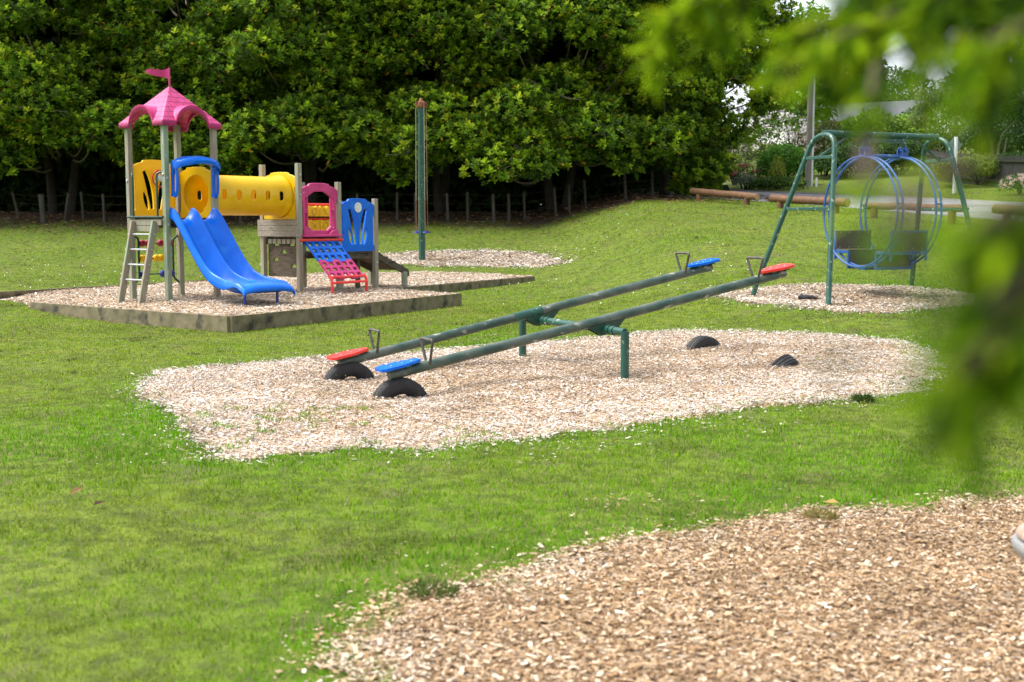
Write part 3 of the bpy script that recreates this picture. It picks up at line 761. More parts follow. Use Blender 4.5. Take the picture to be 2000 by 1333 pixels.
# tunnel panels and tube
TZ = 2.10
def tunnel_panel(x, z0, z1, hole, nm):
    o = panel_outline(.46, z0, z1)
    return MB().sheet(o, [oval(0, TZ, hole, hole, 40)], (x, PA / 2, 0), EY, EZ, EX * .045).build('tunnel_panel', M['plastic_yellow'], ps, 30, bevel=.008)
tunnel_panel(PA - .02, 1.685, 2.60, .352, '')
tunnel_panel(X2 - .03, 1.655, 2.565, .352, '')
def tunnel():
    x0, x1 = PA + .026, X2 - .031; r0 = .352; L = x1 - x0; C = 2 * math.pi
    sc = r0
    outline = [(0, 0)] + [(L * i / 30, 0) for i in range(1, 30)] + [(L, 0)] + [(L, C * sc * j / 60) for j in range(1, 60)] + [(L, C * sc)] + [(L * (30 - i) / 30, C * sc) for i in range(1, 30)] + [(0, C * sc)] + [(0, C * sc * (60 - j) / 60) for j in range(1, 60)]
    holes = []
    for xs_ in (1.37, 1.71, 2.05, 2.385, 2.72):
        for ang in (math.pi, 2 * math.pi * .999 / 2 * 0 + 0.0):
            th = math.pi * .5 if ang > 1 else math.pi * 1.5
            h = [(xs_ - x0 + .047 * math.cos(t) * (1 if True else 1), th * sc + 0) for t in ()]
            cap = capsule(xs_ - x0, th * sc, .047, .088, 8)
            holes.append(cap)
    gx, gy = np.meshgrid(np.linspace(0, L, 42)[1:-1], np.linspace(0, C * sc, 61)[1:-1]); gx = gx.ravel(); gy = gy.ravel()
    keep = np.ones(len(gx), bool)
    for hl in holes: keep &= ~inside(hl, gx, gy) & (edge_dist(hl, gx, gy) > .012)
    tri, P = cdt(outline, holes, list(zip(gx[keep], gy[keep])))
    vs = []
    for (x, y) in P:
        th = y / sc                      # 0 at bottom, quarter turn is the near side
        fl = .045 * (math.exp(-(x / .07) ** 2) + math.exp(-((L - x) / .09) ** 2))
        rad = r0 + .008 + fl
        vs.append((x0 + x, PA / 2 - rad * math.sin(th), TZ - rad * math.cos(th)))
    me = bpy.data.meshes.new('tunnel'); me.from_pydata(vs, [], [t for t in tri]); 
    bm = bmesh.new(); bm.from_mesh(me); bmesh.ops.remove_doubles(bm, verts=bm.verts, dist=1e-4); bmesh.ops.recalc_face_normals(bm, faces=bm.faces); bm.to_mesh(me); bm.free()
    me.polygons.foreach_set('use_smooth', [True] * len(me.polygons)); me.update()
    o = link_mesh('tunnel', me, M['plastic_yellow'], ps)
    s = o.modifiers.new('wall', 'SOLIDIFY'); s.thickness = .014; s.offset = 0
    o['label'] = 'yellow crawl tunnel with a row of oval peep slots'
tunnel()

# ---- double slide
def slide():
    path = [(-.02, 1.87), (.06, 1.872), (.16, 1.825), (.30, 1.69), (.50, 1.46), (.75, 1.17), (1.0, .92), (1.2, .785), (1.4, .72), (1.6, .675), (1.8, .65), (1.95, .635), (2.08, .615), (2.18, .585), (2.23, .54)]
    T = np.array(path)
    ts = np.concatenate([np.linspace(-.02, .2, 10), np.linspace(.2, 1.9, 46)[1:], np.linspace(1.9, 2.23, 20)[1:]])
    zr = np.array([np.mean([np.interp(np.clip(t + k * .05, -.02, 2.23), T[:, 0], T[:, 1]) for k in (-1, -.5, 0, .5, 1)]) for t in ts])
    zr[-1] = .535; zr[-2] = .555
    dep = np.interp(ts, [-.02, .05, .15, .4, 1.2, 1.6, 1.9, 2.23], [.22, .23, .245, .255, .25, .23, .20, .15])
    ss = np.linspace(-1, 1, 61)
    lane = 2 * (np.abs(ss) - .5)                      # -1 at the middle ridge, 0 in the trough, 1 at the outer ridge
    V = []; n = len(ss) + 6
    for t, z, d in zip(ts, zr, dep):
        hw = .445 + .05 * sstep(1.3, 2.1, t)
        sk = .20 - .14 * float(sstep(1.45, 2.1, t))
        prof = 1 - np.abs(lane) ** 2.2
        prof = np.where(np.abs(lane) > .9, prof * .9, prof)
        E = 1 - sstep(1.80, 2.03, t + .17 * lane ** 2)
        rim = z - np.where(np.abs(ss) < .35, .02 * float(1 - sstep(0, .3, t)) * 0, 0)
        tip = .035 * float(sstep(1.95, 2.2, t)) * np.abs(ss) ** 3          # wings droop at the exit corners
        zz = rim - d * prof * E - tip
        x = PA / 2 + ss * hw
        t = t * .90; y = -t - .02 - .05 * float(sstep(1.9, 2.23, t)) * (1 - ss ** 2) * -1
        row = [(x[0] - .055, y[0], zz[0] - sk), (x[0] - .050, y[0], zz[0] - .06), (x[0] - .025, y[0], zz[0] - .006)]
        row += [(a, b, c) for a, b, c in zip(x, np.broadcast_to(y, x.shape), zz)]
        row += [(x[-1] + .025, np.broadcast_to(y, x.shape)[-1], zz[-1] - .006), (x[-1] + .050, np.broadcast_to(y, x.shape)[-1], zz[-1] - .05), (x[-1] + .055, np.broadcast_to(y, x.shape)[-1], zz[-1] - sk)]
        V += row
    V = np.array(V); m_ = len(ts); I = np.arange(m_ * n).reshape(m_, n)
    # front lip folds under
    last = V[-n:].copy(); l2 = last + np.array([0, -.012, -.03]); l3 = last + np.array([0, .03, -.07])
    V = np.concatenate([V, l2, l3]); I = np.arange((m_ + 2) * n).reshape(m_ + 2, n)
    Fq = np.stack([I[:-1, :-1], I[1:, :-1], I[1:, 1:], I[:-1, 1:]], -1).reshape(-1, 4)
    me = np_mesh('slide', V, Fq, smooth=True)
    o = link_mesh('slide', me, M['plastic_blue'], ps); o['label'] = 'glossy blue double lane slide'
    s = o.modifiers.new('wall', 'SOLIDIFY'); s.thickness = .012; s.offset = -1
    sb = o.modifiers.new('smooth', 'SUBSURF'); sb.levels = 1; sb.render_levels = 1
    m = MB()
    for x in (.17, .86):
        m.tube([(x, -1.80, .05), (x, -1.80, .50)], .024, 10)
        m.box((x, -1.80, .48), (.10, .06, .05))
    m.beam((.10, -1.80, .455), (.93, -1.80, .455), .045, .03)
    m.build('leg_frame', M['plastic_navy'], o, 30)
slide()
# hood over the slide entry
def hood():
    m = MB(); N = 22
    rows = []
    for i in range(N + 1):
        t = i / N; x = .055 + (.92) * t
        c = math.sin(math.pi * t)
        zc = 2.61 + .115 * c ** .6 - .02 * t
        dep = .13 + .24 * c ** .5
        prof = [(-.02, zc - .03), (-.02, zc + .015), (-.07, zc + .035), (-dep * .6, zc + .03), (-dep, zc + .005), (-dep - .035, zc - .05), (-dep - .02, zc - .105), (-dep * .6, zc - .075), (-.06, zc - .07)]
        rows.append([Vector((x, -.05 + a, b)) for a, b in prof])
    k = len(rows[0]); vs = [p for r_ in rows for p in r_]; fs = []
    for i in range(N):
        for j in range(k):
            j2 = (j + 1) % k; fs.append((i * k + j, i * k + j2, (i + 1) * k + j2, (i + 1) * k + j))
    fs += [tuple(range(k))[::-1], tuple(N * k + j for j in range(k))]
    m.add(vs, fs)
    for x in (.085, .945):
        # side cheek tapering down from the canopy, and the looped hand grip in front of it
        m.sheet([(-.04, 2.05), (-.085, 2.05), (-.09, 2.35), (-.12, 2.52), (-.17, 2.58), (-.16, 2.62), (-.04, 2.62)], (), (x - .02, -.02, 0), EY, EZ, EX * .04)
        loop = [Vector((x, -.145 + .062 * math.cos(t), 2.315 + .265 * math.sin(t))) for t in [2 * math.pi * k_ / 36 for k_ in range(36)]]
        m.tube(loop, .024, 10, closed=True)
        m.box((x, -.10, 2.075), (.05, .09, .06))
    return m.build('hood', M['plastic_blue'], ps, 45, recalc=True)
hood()
# entrance handrails and sill bar
m = MB()
for y in (.82, .125):
    m.tube(fillet([(-.02, y + (.1 if y > .5 else -.06), 2.47), (-.09, y, 2.44), (-.09, y, 1.69)], .06, 5), .018, 10)
m.tube([(-.09, -.02, 1.70), (-.09, 1.0, 1.70)], .020, 10)
m.build('entrance_rail', M['green_dark'], ps)
# ladder
ld = MB()
S0 = []
for y in (.20, .80):
    ld.beam((-.10, y, 1.63), (-.44, y, .12), .05, .115, up=(1, 0, .2))
lad = ld.build('ladder', M['timber'], ps, 0, bevel=.006)
for z in (1.40, 1.14, .88, .62):
    x = -.10 - .34 * (1.63 - z) / 1.51
    MB().tube([(x, .14, z), (x, .90, z)], .017, 10).build('rung', M['galv'], lad)
# bead climber under the deck
m = MB()
m.tube(fillet([(0.03, PA, 1.37), (.14, PA, 1.33), (.14, PA, .60), (.03, PA, .52)], .08), .02, 10)
m.tube(fillet([(PA - .05, PA, 1.37), (.87, PA, 1.30), (.87, PA, .60), (PA - .05, PA, .52)], .1), .02, 10)
for z in (1.235, .965, .68): m.tube([(.14, PA, z), (.87, PA, z)], .013, 8)
bc = m.build('bead_frame', M['green_dark'], ps)
for z, mat, xs_ in ((1.235, 'plastic_maroon', (.215, .325, .60, .80)), (.965, 'plastic_yellow', (.215, .31, .50, .60)), (.68, 'plastic_navy', (.215, .64, .82))):
    for x in xs_:
        MB().lathe((x - .055, PA, z), (1, 0, 0), [(0, .03), (.012, .052), (.04, .066), (.07, .066), (.098, .052), (.11, .03)], 16).build('bead', M[mat], bc)
# boards under the tunnel end, climbing wall below
m = MB()
for k in range(3): m.box((X2 - .065, PA / 2 + .01, 1.598 - k * .108), (.03, 1.17, .102))
m.build('barrier_board', M['timber_grey'], ps, 0, bevel=.004)
m = MB()
for k in range(6): m.box((X2 + .02, .17 + k * .135, 1.235), (.05, .10, .09))
m.build('deck_edge', M['timber'], ps, 0, bevel=.004)
holes = []
for y, z in ((.715, 1.15), (.27, 1.15), (.50, 1.00), (.735, .85), (.225, .73)):
    holes.append([(y + .075 * math.cos(t), z + .075 * math.sin(t)) for t in [math.pi * k / 10 for k in range(11)]])
MB().sheet([(.07, .55), (.95, .55), (.95, 1.235), (.07, 1.235)], holes, (X2 + .05, 0, 0), EY, EZ, EX * .03).build('climbing_wall', M['timber_dark'], ps, 0, label='dark plywood climbing wall with half round foot holes')
# pink arch
def pink():
    z0, z1 = 1.335, 2.36
    o = panel_outline(.47, z0, z1)
    op = [(-.30, 1.53), (-.20, 1.45), (.20, 1.45), (.30, 1.53), (.30, 2.10), (.13, 2.195), (-.13, 2.195), (-.30, 2.10)]
    sl = []
    for sg in (-1, 1):
        a, b = (sg * .335, sg * .372) if sg > 0 else (sg * .372, sg * .335)
        sl += [[(a, 1.50), (b, 1.50), (b, 1.78), (a, 1.78)], [(a, 1.85), (b, 1.85), (b, 2.08), (a, 2.08)]]
    cx = (X2 + X3) / 2
    p = MB().sheet(o, [op] + sl, (cx, -.03, 0), EX, EZ, EY * .06)
    for sg in (-1, 1):
        p.sheet([(sg * .46, 1.365), (sg * .20, 1.365), (sg * .30, 1.45), (sg * .44, 1.47)][::sg], (), (cx, -.034, 0), EX, EZ, EY * -.05)
    p.box((cx, -.07, 1.345), (.99, .14, .045))
    p.build('arch_panel', M['plastic_pink'], ps, 30, bevel=.012, label='pink arched doorway panel')
pink()
# turning game panel behind it
def game():
    cx = (X3 + X4) / 2
    m = MB()
    for z in (1.965, 1.665, 1.40): m.tube([(X3 + .04, PA, z), (X4 - .04, PA, z)], .024, 8)
    g = m.build('game_panel', M['plastic_red'], ps, label='red rails holding yellow turning game blocks')
    k = 0
    for z in (1.825, 1.545):
        for i in range(3):
            x = cx + (i - 1) * .305
            pr = []
            b = MB().sheet([(-.13, -.105), (.13, -.105), (.145, -.085), (.145, .085), (.13, .105), (.06, .105), (.05, .085), (-.05, .085), (-.06, .105), (-.13, .105), (-.145, .085), (-.145, -.085)], (), (x, PA - .12, z), EX, EZ, EY * .22)
            if (i + k) % 2 == 0:
                b.tube([Vector((x + .062 * math.cos(t), PA - .122, z + .07 * math.sin(t))) for t in [2 * math.pi * q / 24 for q in range(24)]], .011, 8, closed=True)
            else:
                b.tube([(x - .06, PA - .122, z - .065), (x + .06, PA - .122, z + .065)], .011, 8); b.tube([(x - .06, PA - .122, z + .065), (x + .06, PA - .122, z - .065)], .011, 8)
            bo = b.build('game_block', M['plastic_yellow'], ps if False else g, 30, bevel=.006)
        k += 1
game()
# net climber
def net():
    y0, z0, y1, z1 = -.06, 1.255, -.80, .55
    MB().tube([(X2 - .03, -.075, 1.265), (X3 + .03, -.075, 1.265)], .028, 10).build('climber_bar', M['plastic_red'], ps)
    d = Vector((0, y1 - y0, z1 - z0)); ln = d.length; d.normalize(); nrm = Vector((0, d.z, -d.y)) * -1
    def grid(s0, s1, mat, cols=5, rows=3, extra=0):
        w = .435; holes = []
        cw, rh = 2 * w / cols, (s1 - s0) / rows
        for r_ in range(rows):
            for c in range(cols):
                xa, xb = -w + c * cw + cw * .2, -w + (c + 1) * cw - cw * .2; sa, sb = s0 + r_ * rh + rh * .22, s0 + (r_ + 1) * rh - rh * .20
                holes.append([(xa, sa), (xb, sa), (xb, sb), (xa, sb)])
        o = [(-w, s0), (w, s0), (w, s1), (-w, s1)]
        # interlocking toothed ends
        tp = []; 
        for c in range(cols):
            xa, xb = -w + c * cw, -w + (c + 1) * cw
            s_ = s0 - (.045 if c % 2 == 0 else -.02); tp += [(xa + .002, s_), (xb - .002, s_)]
        bt = []
        for c in range(cols):
            xa, xb = -w + c * cw, -w + (c + 1) * cw
            s_ = s1 + (.0 if c % 2 == 0 else .035); bt += [(xa + .002, s_), (xb - .002, s_)]
        return MB().sheet(tp + bt[::-1], holes, Vector(((X2 + X3) / 2, y0, z0)) + nrm * .0, EX, d, nrm * .045).build('climbing_net', mat, ps, 0, bevel=.006)
    grid(.0, ln * .53, M['plastic_blue']); grid(ln * .55, ln * .97, M['plastic_pink'])
    m = MB(); zb = .05
    for x in (X2 + .06, X3 - .06): m.tube(fillet([(x, y1 - .02, zb), (x, y1 - .02, .52), (x, y1 + .05, .60)], .05, 4), .028, 10)
    m.tube([(X2 + .06, y1 + .02, .575), (X3 - .06, y1 + .02, .575)], .022, 10); m.tube([(X2 + .06, y1 - .02, .47), (X3 - .06, y1 - .02, .47)], .026, 10)
    m.build('climber_stand', M['plastic_red'], ps)
net()
# blue slotted panel with flower badge, ramp beyond
cx = (X3 + X4) / 2
bl = MB().sheet(panel_outline(.46, 1.02, 2.08), blade_slots(.46, 1.02, 2.08), (cx, -.03, 0), EX, EZ, EY * .05).build('slotted_panel', M['plastic_blue'], ps, 30, bevel=.008, label='blue slotted panel with a white flower badge')
m = MB(); fp = []
for i in range(72):
    t = 2 * math.pi * i / 72; r_ = .088 + .010 * abs(math.cos(t * 6)); fp.append((r_ * math.cos(t), r_ * 1.05 * math.sin(t)))
dots = [oval(.055 * math.cos(t), .058 * math.sin(t), .009, .009, 8) for t in [2 * math.pi * k / 12 for k in range(12)]] + [oval(.026 * math.cos(t), .027 * math.sin(t), .006, .006, 6) for t in [2 * math.pi * k / 6 for k in range(6)]]
m.sheet(fp, dots, (cx, -.031, 1.90), EX, EZ, EY * -.012)
m.build('flower_badge', M['flower_white'], bl, 0)
m = MB(); r0, r1 = Vector((X4 + .04, 0, 1.02)), Vector((6.12, 0, .60)); dr = (r1 - r0)
for k in range(9):
    p = r0 + dr * ((k + .5) / 9); m.obox(p + Vector((0, PA / 2, -.01)), dr * (.46 / 9), Vector((0, .47, 0)), Vector((0, 0, .014)))
    if k % 2: m.obox(p + Vector((0, PA / 2, .018)), dr.normalized() * .02, Vector((0, .45, 0)), Vector((0, 0, .013)))
for y in (.06, PA - .06): m.obox((r0 + r1) / 2 + Vector((0, y, -.085)), dr / 2, Vector((0, .022, 0)), Vector((0, 0, .06)))
m.build('ramp', M['timber_dark'], ps, 0, bevel=.003)
MB().beam((X3 + .1, .08, .98), (X4, .5, .62), .05, .10).build('brace', M['timber_dark'], ps, 0)

# ================================================================== TIMBER EDGING
def sleeper(a, b, label, top0=.245, top1=.245, th=.055, pegs=()):
    a, b = Vector((*a, 0)), Vector((*b, 0)); L = (b - a).length; ang = math.atan2((b - a).y, (b - a).x)
    o = MB(); N = max(2, int(L / .5)); vs = []; fs = []
    for i in range(N + 1):
        x = L * i / N; zt = top0 + (top1 - top0) * i / N + random.uniform(-.004, .004); yb = random.uniform(-.003, .003)
        vs += [(x, -th / 2 + yb, -.09), (x, th / 2 + yb, -.09), (x, th / 2 + yb, zt), (x, -th / 2 + yb, zt)]
    for i in range(N):
        for k in range(4): k2 = (k + 1) % 4; fs.append((i * 4 + k, i * 4 + k2, i * 4 + 4 + k2, i * 4 + 4 + k))
    fs += [(0, 3, 2, 1), (N * 4, N * 4 + 1, N * 4 + 2, N * 4 + 3)]
    ob = o.add(vs, fs).build('edging_sleeper', M['sleeper'], None, 0, bevel=.006, recalc=True)
    ob.location = a; ob.rotation_euler = (0, 0, ang)
    for x in pegs: MB().box((x, -.06, .09), (.07, .05, .30)).build('peg', M['timber_dark'], ob, 0, bevel=.005)
    return tag(ob, label, 'edging sleeper', 'timber sleepers edging the play box')
bx = {k: v.copy() for k, v in BOX.items()}
sleeper(bx['A'], bx['C'], 'mossy sleeper along the left front of the play box, its left tip sunk in grass', .225, .245)
sleeper(bx['C'] + Vector((.03, .0)), bx['D'], 'long mossy sleeper in front of the slide from the front corner rightwards')
sleeper(bx['D'], bx['E'], 'pale short sleeper returning inwards at the notch of the play box', .235, .235)
sleeper(bx['E'], bx['G'], 'dark sleeper running back right from the notch to the far right corner')
sleeper(bx['G'], bx['Hh'], 'far back sleeper behind the ramp end of the play structure', pegs=(1.5, 3.6))
sleeper(bx['K'], bx['Hh'], 'sleeper along the back left of the play box behind the ladder', pegs=(1.6, 5.5, 8.2))

# ================================================================== SEESAW
SX, SY, SPH = .652, 13.422, .502
se = thing('seesaw', (SX, SY, 0), 'green double seesaw with two long scuffed tube beams and red and blue seats', 'seesaw', rz=SPH)
ZC, ZB, LB = .487, .590, 2.53
m = MB().tube([(0, -1.09, ZC), (0, 1.09, ZC)], .041, 16)
for y in (-1.09, 1.09):
    m.tube([(0, y, -.2), (0, y, ZC + .008)], .045, 18)
for y in (-.69, .677):
    for k in (-.19, .19): m.tube([(0, y + k - .022, ZC), (0, y + k + .022, ZC)], .05, 18)
    m.tube([(0, y - .13, ZC), (0, y + .13, ZC)], .05, 16)
m.build('pivot_frame', M['green_paint'], se, 35)
def seat(mat, bm_, a, tau, z0, y, sgn):
    ca, sa = math.cos(tau), math.sin(tau)
    E1 = Vector((ca, 0, sa)); N1 = Vector((-sa, 0, ca)); o = Vector((0, y, ZB)) + E1 * (a * LB) + N1 * .062
    e = E1 * (1 if a < 0 else -1)                       # towards the pivot
    out = [(-.10, -.085), (-.05, -.125), (.14, -.125), (.34, -.05), (.34, .05), (.14, .125), (-.05, .125), (-.10, .085)]
    s = MB().sheet(out, (), o, e, EY, N1 * .030)
    ob = s.build('seat', M[mat], bm_, 0, bevel=.004)
    b2 = MB()
    for x in (.0, .20): b2.obox(o + e * x - N1 * .012, e * .03, EY * .06, N1 * .014)
    b2.build('seat_bracket', M['green_dark'], bm_, 0)
    for x in (.02, .14, .24):
        for yy in (-.05, .05): MB().lathe(o + e * x + EY * yy + N1 * .034, N1, [(0, .011), (.004, .009), (.006, 0)], 8).build('seat_bolt', M['galv'], bm_)
    h = Vector((0, y, ZB)) + E1 * (a * LB) + e * .43
    up = (N1 * .35 + EZ * .65).normalized()
    pts = fillet([h + EY * -.035, h + EY * -.14 + up * .26, h + EY * .14 + up * .26, h + EY * .035], .03, 4)
    MB().tube(pts, .0145, 10).build('handle', M['bare_steel'], bm_)
for y, tau, c0, c1, sleeve in ((-.69, .177, 'plastic_blue', 'plastic_red', False), (.677, .187, 'plastic_red', 'plastic_blue', True)):
    E1 = Vector((math.cos(tau), 0, math.sin(tau))); o = Vector((0, y, ZB))
    m = MB(); m.tube([o + E1 * (-LB + 2 * LB * k / 16) for k in range(17)], .052, 20)
    bm_ = m.build('beam', M['green_worn'], se, 40, label='near beam with blue low seat' if not sleeve else 'far beam with red low seat')
    g = MB()
    for yy in (-.045, .045):
        N1 = Vector((-math.sin(tau), 0, math.cos(tau)))
        g.sheet([(-.24, -.035), (-.09, -.150), (.09, -.150), (.24, -.035)], (), o + EY * (yy - .004), E1, N1, EY * .008)
    g.obox(o - N1 * .150, E1 * .09, EY * .05, N1 * .005)
    g.build('gusset', M['green_dark'], bm_, 0)
    if sleeve: MB().tube([o + E1 * -.36, o + E1 * .02], .0565, 20).build('sleeve', M['green_paint'], bm_, 40)
    seat(c0, bm_, -1, tau, 0, y, 1); seat(c1, bm_, 1, tau, 0, y, -1)
# ---- half buried tyres
def tyre_mesh():
    Ro, Ri, W = .293, .138, .088
    prof = [(-W * .70, Ri), (-W * .95, Ri + .03), (-W * 1.0, (Ri + Ro) / 2), (-W * .92, Ro - .025), (-W * .78, Ro - .006)]
    for k in (-.5, 0, .5):
        prof += [(W * (k - .2), Ro), (W * (k - .06), Ro), (W * (k - .045), Ro - .010), (W * (k + .045), Ro - .010), (W * (k + .06), Ro)]
    prof += [(W * .7, Ro), (W * .78, Ro - .006), (W * .92, Ro - .025), (W * 1.0, (Ri + Ro) / 2), (W * .95, Ri + .03), (W * .70, Ri), (W * .62, Ri + .012), (W * .82, (Ri + Ro) / 2), (W * .6, Ro - .03), (-W * .6, Ro - .03), (-W * .82, (Ri + Ro) / 2), (-W * .62, Ri + .012)]
    n = 72; vs = []; fs = []; k = len(prof)
    for i in range(n):
        t = 2 * math.pi * i / n
        for (h, r_) in prof:
            if abs(h) > W * .55 and r_ > Ro - .02 and i % 2: r_ -= .006
            vs.append((r_ * math.cos(t), h, r_ * math.sin(t)))
    for i in range(n):
        for j in range(k):
            j2 = (j + 1) % k; i2 = (i + 1) % n
            fs.append((i * k + j, i * k + j2, i2 * k + j2, i2 * k + j))
    mb = MB().add(vs, fs)
    return mb
ty0 = tyre_mesh().build('tyre', M['rubber'], None, 35, recalc=True)
def place_tyre(o, px, py, top, yaw, tilt, label, dy=0):
    p = at_z(px, py, -.03) if py > 100 else Vector((px, py, 0)); o.location = (p.x, p.y + dy, top - .293)
    o.rotation_euler = (tilt, 0, yaw)
    return tag(o, label, 'tyre', 'half buried black tyres under the seesaw ends')
tys = [ty0]
for i in range(3):
    c = ty0.copy(); COL.objects.link(c); tys.append(c)
place_tyre(tys[0], -1.10, 11.68, .115, SPH - .05, .04, 'half buried black tyre under the blue seat at the low end')
place_tyre(tys[1], -1.755, 12.88, .135, SPH - .05, .04, 'half buried black tyre under the low red seat')
place_tyre(tys[2], 1373, 690, .19, SPH + .08, .06, 'sunken black tyre on the right of the seesaw post, standing upright')
place_tyre(tys[3], 1520, 716, .13, SPH + .38, .55, 'sunken black tyre leaning towards the front, farthest right in the chips')

# ================================================================== RING SWING
sw = thing('ring_swing', (6.023, 20.083, .33), 'green tube frame swing with a blue ringed gondola of two brown benches', 'swing', rz=.422)
B_, A_, HT = 1.697, .969, 2.70
XL, XR = -1.08, 1.27
m = MB()
# A frames, each one bent tube
m.tube(fillet([(-B_ - .05, A_ + .05, -.25), (-B_, A_, .12), (XL - .03, .22, HT - .02), (XL - .03, -.30, HT - .02), (-B_, -A_, -.25)], .42, 9), .043, 16)
m.build('leg', M['green_paint'], sw, 40)
m = MB(); m.tube(fillet([(B_, A_, -.25), (XR + .03, .30, HT - .02), (XR + .03, -.22, HT - .02), (B_, -A_, -.25)], .42, 9), .043, 16)
m.build('leg', M['green_paint'], sw, 40)
m = MB().tube([(XL - .03, 0, HT + .01), (XR + .03, 0, HT + .01)], .052, 18)
for x in (XL + .12, XR - .12): m.tube([(x - .03, 0, HT + .01), (x + .03, 0, HT + .01)], .058, 18)
m.build('top_bar', M['green_paint'], sw, 40)
def leg_at(side, y_sign, z):
    x0, y0 = (-B_, A_) if side < 0 else (B_, A_); x1, y1 = (XL - .03, .25) if side < 0 else (XR + .03, .25)
    k = z / HT; return Vector((x0 + (x1 - x0) * k, y_sign * (y0 + (y1 - y0) * k), z))
for s_ in (-1, 1):
    MB().beam(leg_at(s_, -1, 1.50), leg_at(s_, 1, 1.50), .05, .05).build('brace', M['green_paint'], sw, 0, bevel=.006)
    m = MB()
    m.beam(leg_at(s_, -1, 2.32), leg_at(s_, 1, 2.32), .04, .05)
    m.build('brace', M['green_paint'], sw, 0, bevel=.006)
    p = (leg_at(s_, -1, 2.32) + leg_at(s_, 1, 2.32)) / 2; xb = XL + .5 if s_ < 0 else XR - .5
    MB().beam(p, (xb, 0, HT - .02), .035, .035).build('brace', M['green_paint'], sw, 0, bevel=.006)
RX0, RX1, RC, RR = -.27, .52, 1.45, .905
go = MB()
hang = MB()
for x in (RX0, RX1):
    hang.tube([(x + .03, 0, HT), (x + .03, 0, RC + RR + .13)], .038, 12); hang.tube([(x + .03, 0, HT - .03), (x + .03, 0, HT - .14)], .055, 14)
hang.beam((RX0 + .03, 0, RC + RR + .27), (RX1 + .03, 0, RC + RR + .27), .05, .07)
hang.build('hanger', M['green_paint'], sw, 35)
m = MB()
for x in (RX0 + .03, RX1 + .03):
    m = MB()
    for y in (-.06, .06): m.sheet([(-.07, 0), (.07, 0), (.06, .12), (.0, .16), (-.06, .12)], (), (x, y - .008, RC + RR + .02), EX, EZ, EY * .016)
    m.tube([(x, -.1, RC + RR + .12), (x, .1, RC + RR + .12)], .03, 10)
    m.build('bearing', M['ring_blue'], sw, 35)
MB().tube([(RX0 - .06, 0, RC + RR + .01), (RX1 + .12, 0, RC + RR + .01)], .035, 12).build('ring_bar', M['ring_blue'], sw)
for x in (RX0, RX1):
    for dx, r_ in ((-.055, RR), (.055, RR)):
        MB().tube([(x + dx, r_ * math.cos(t), RC + r_ * math.sin(t)) for t in [2 * math.pi * k / 72 for k in range(72)]], .019, 10, closed=True).build('hoop', M['ring_blue'], sw)
    for t in (R(8), R(172)): MB().tube([(x - .055, RR * math.cos(t), RC + RR * math.sin(t)), (x + .055, RR * math.cos(t), RC + RR * math.sin(t))], .013, 8).build('hoop_tie', M['ring_blue'], sw)
# gondola: two benches facing each other
xa, xb = RX0 + .07, RX1 - .07; xm = (xa + xb) / 2; wd = xb - xa + .10
for s_ in (1, -1):
    y_b = .66 * s_; y_f = .34 * s_
    b = MB().obox((xm, y_b, .985), EX * wd / 2, EZ * .155, EY * .010)
    bo = b.build('bench_back', M['ply_brown'], sw, 0, bevel=.004)
    for z in (.86, 1.11):
        for q in range(4): MB().lathe((xm - wd * .4 + q * wd * .266, y_b - .018, z), (0, 1, 0), [(0, 0), (.003, .008), (.008, .011), (.028, .011), (.033, .008), (.036, 0)], 8).build('bench_bolt', M['galv'], bo)
    MB().box((xm, (y_b + y_f) / 2, .815), (wd, .34, .022)).build('bench_seat', M['ply_brown'], sw, 0, bevel=.004)
    MB().obox((xm, y_f, .66), EX * (wd / 2 - .04), EZ * .14, EY * .008).build('kick_panel', M['ply_brown'], sw, 0, bevel=.003)
    f_ = MB()
    for x in (xa - .04, xb + .04):
        f_.beam((x, y_b + .02 * s_, .66), (x, y_b + .02 * s_, 1.14), .035, .035); f_.beam((x, y_f, .52), (x, y_f, .80), .035, .035)
        f_.beam((x, y_b + .02 * s_, .785), (x, y_f, .785), .035, .05)
    f_.beam((xa - .06, y_b + .02 * s_, .785), (xb + .06, y_b + .02 * s_, .785), .03, .05); 
    if s_ < 0: f_.beam((xa - .06, y_b - .025, 1.13), (xb + .06, y_b - .025, 1.13), .03, .04)
    f_.beam((xa - .06, y_f, .53), (xb + .06, y_f, .53), .035, .05)
    f_.build('bench_frame', M['ring_blue'], sw, 0, bevel=.004)
MB().box((xm, 0, .555), (wd - .08, .66, .025)).build('floor_board', M['ply_brown'], sw, 0, bevel=.004)
MB().box((xm, 0, .52), (wd, .16, .05)).build('floor_beam', M['ring_blue'], sw, 0, bevel=.004)

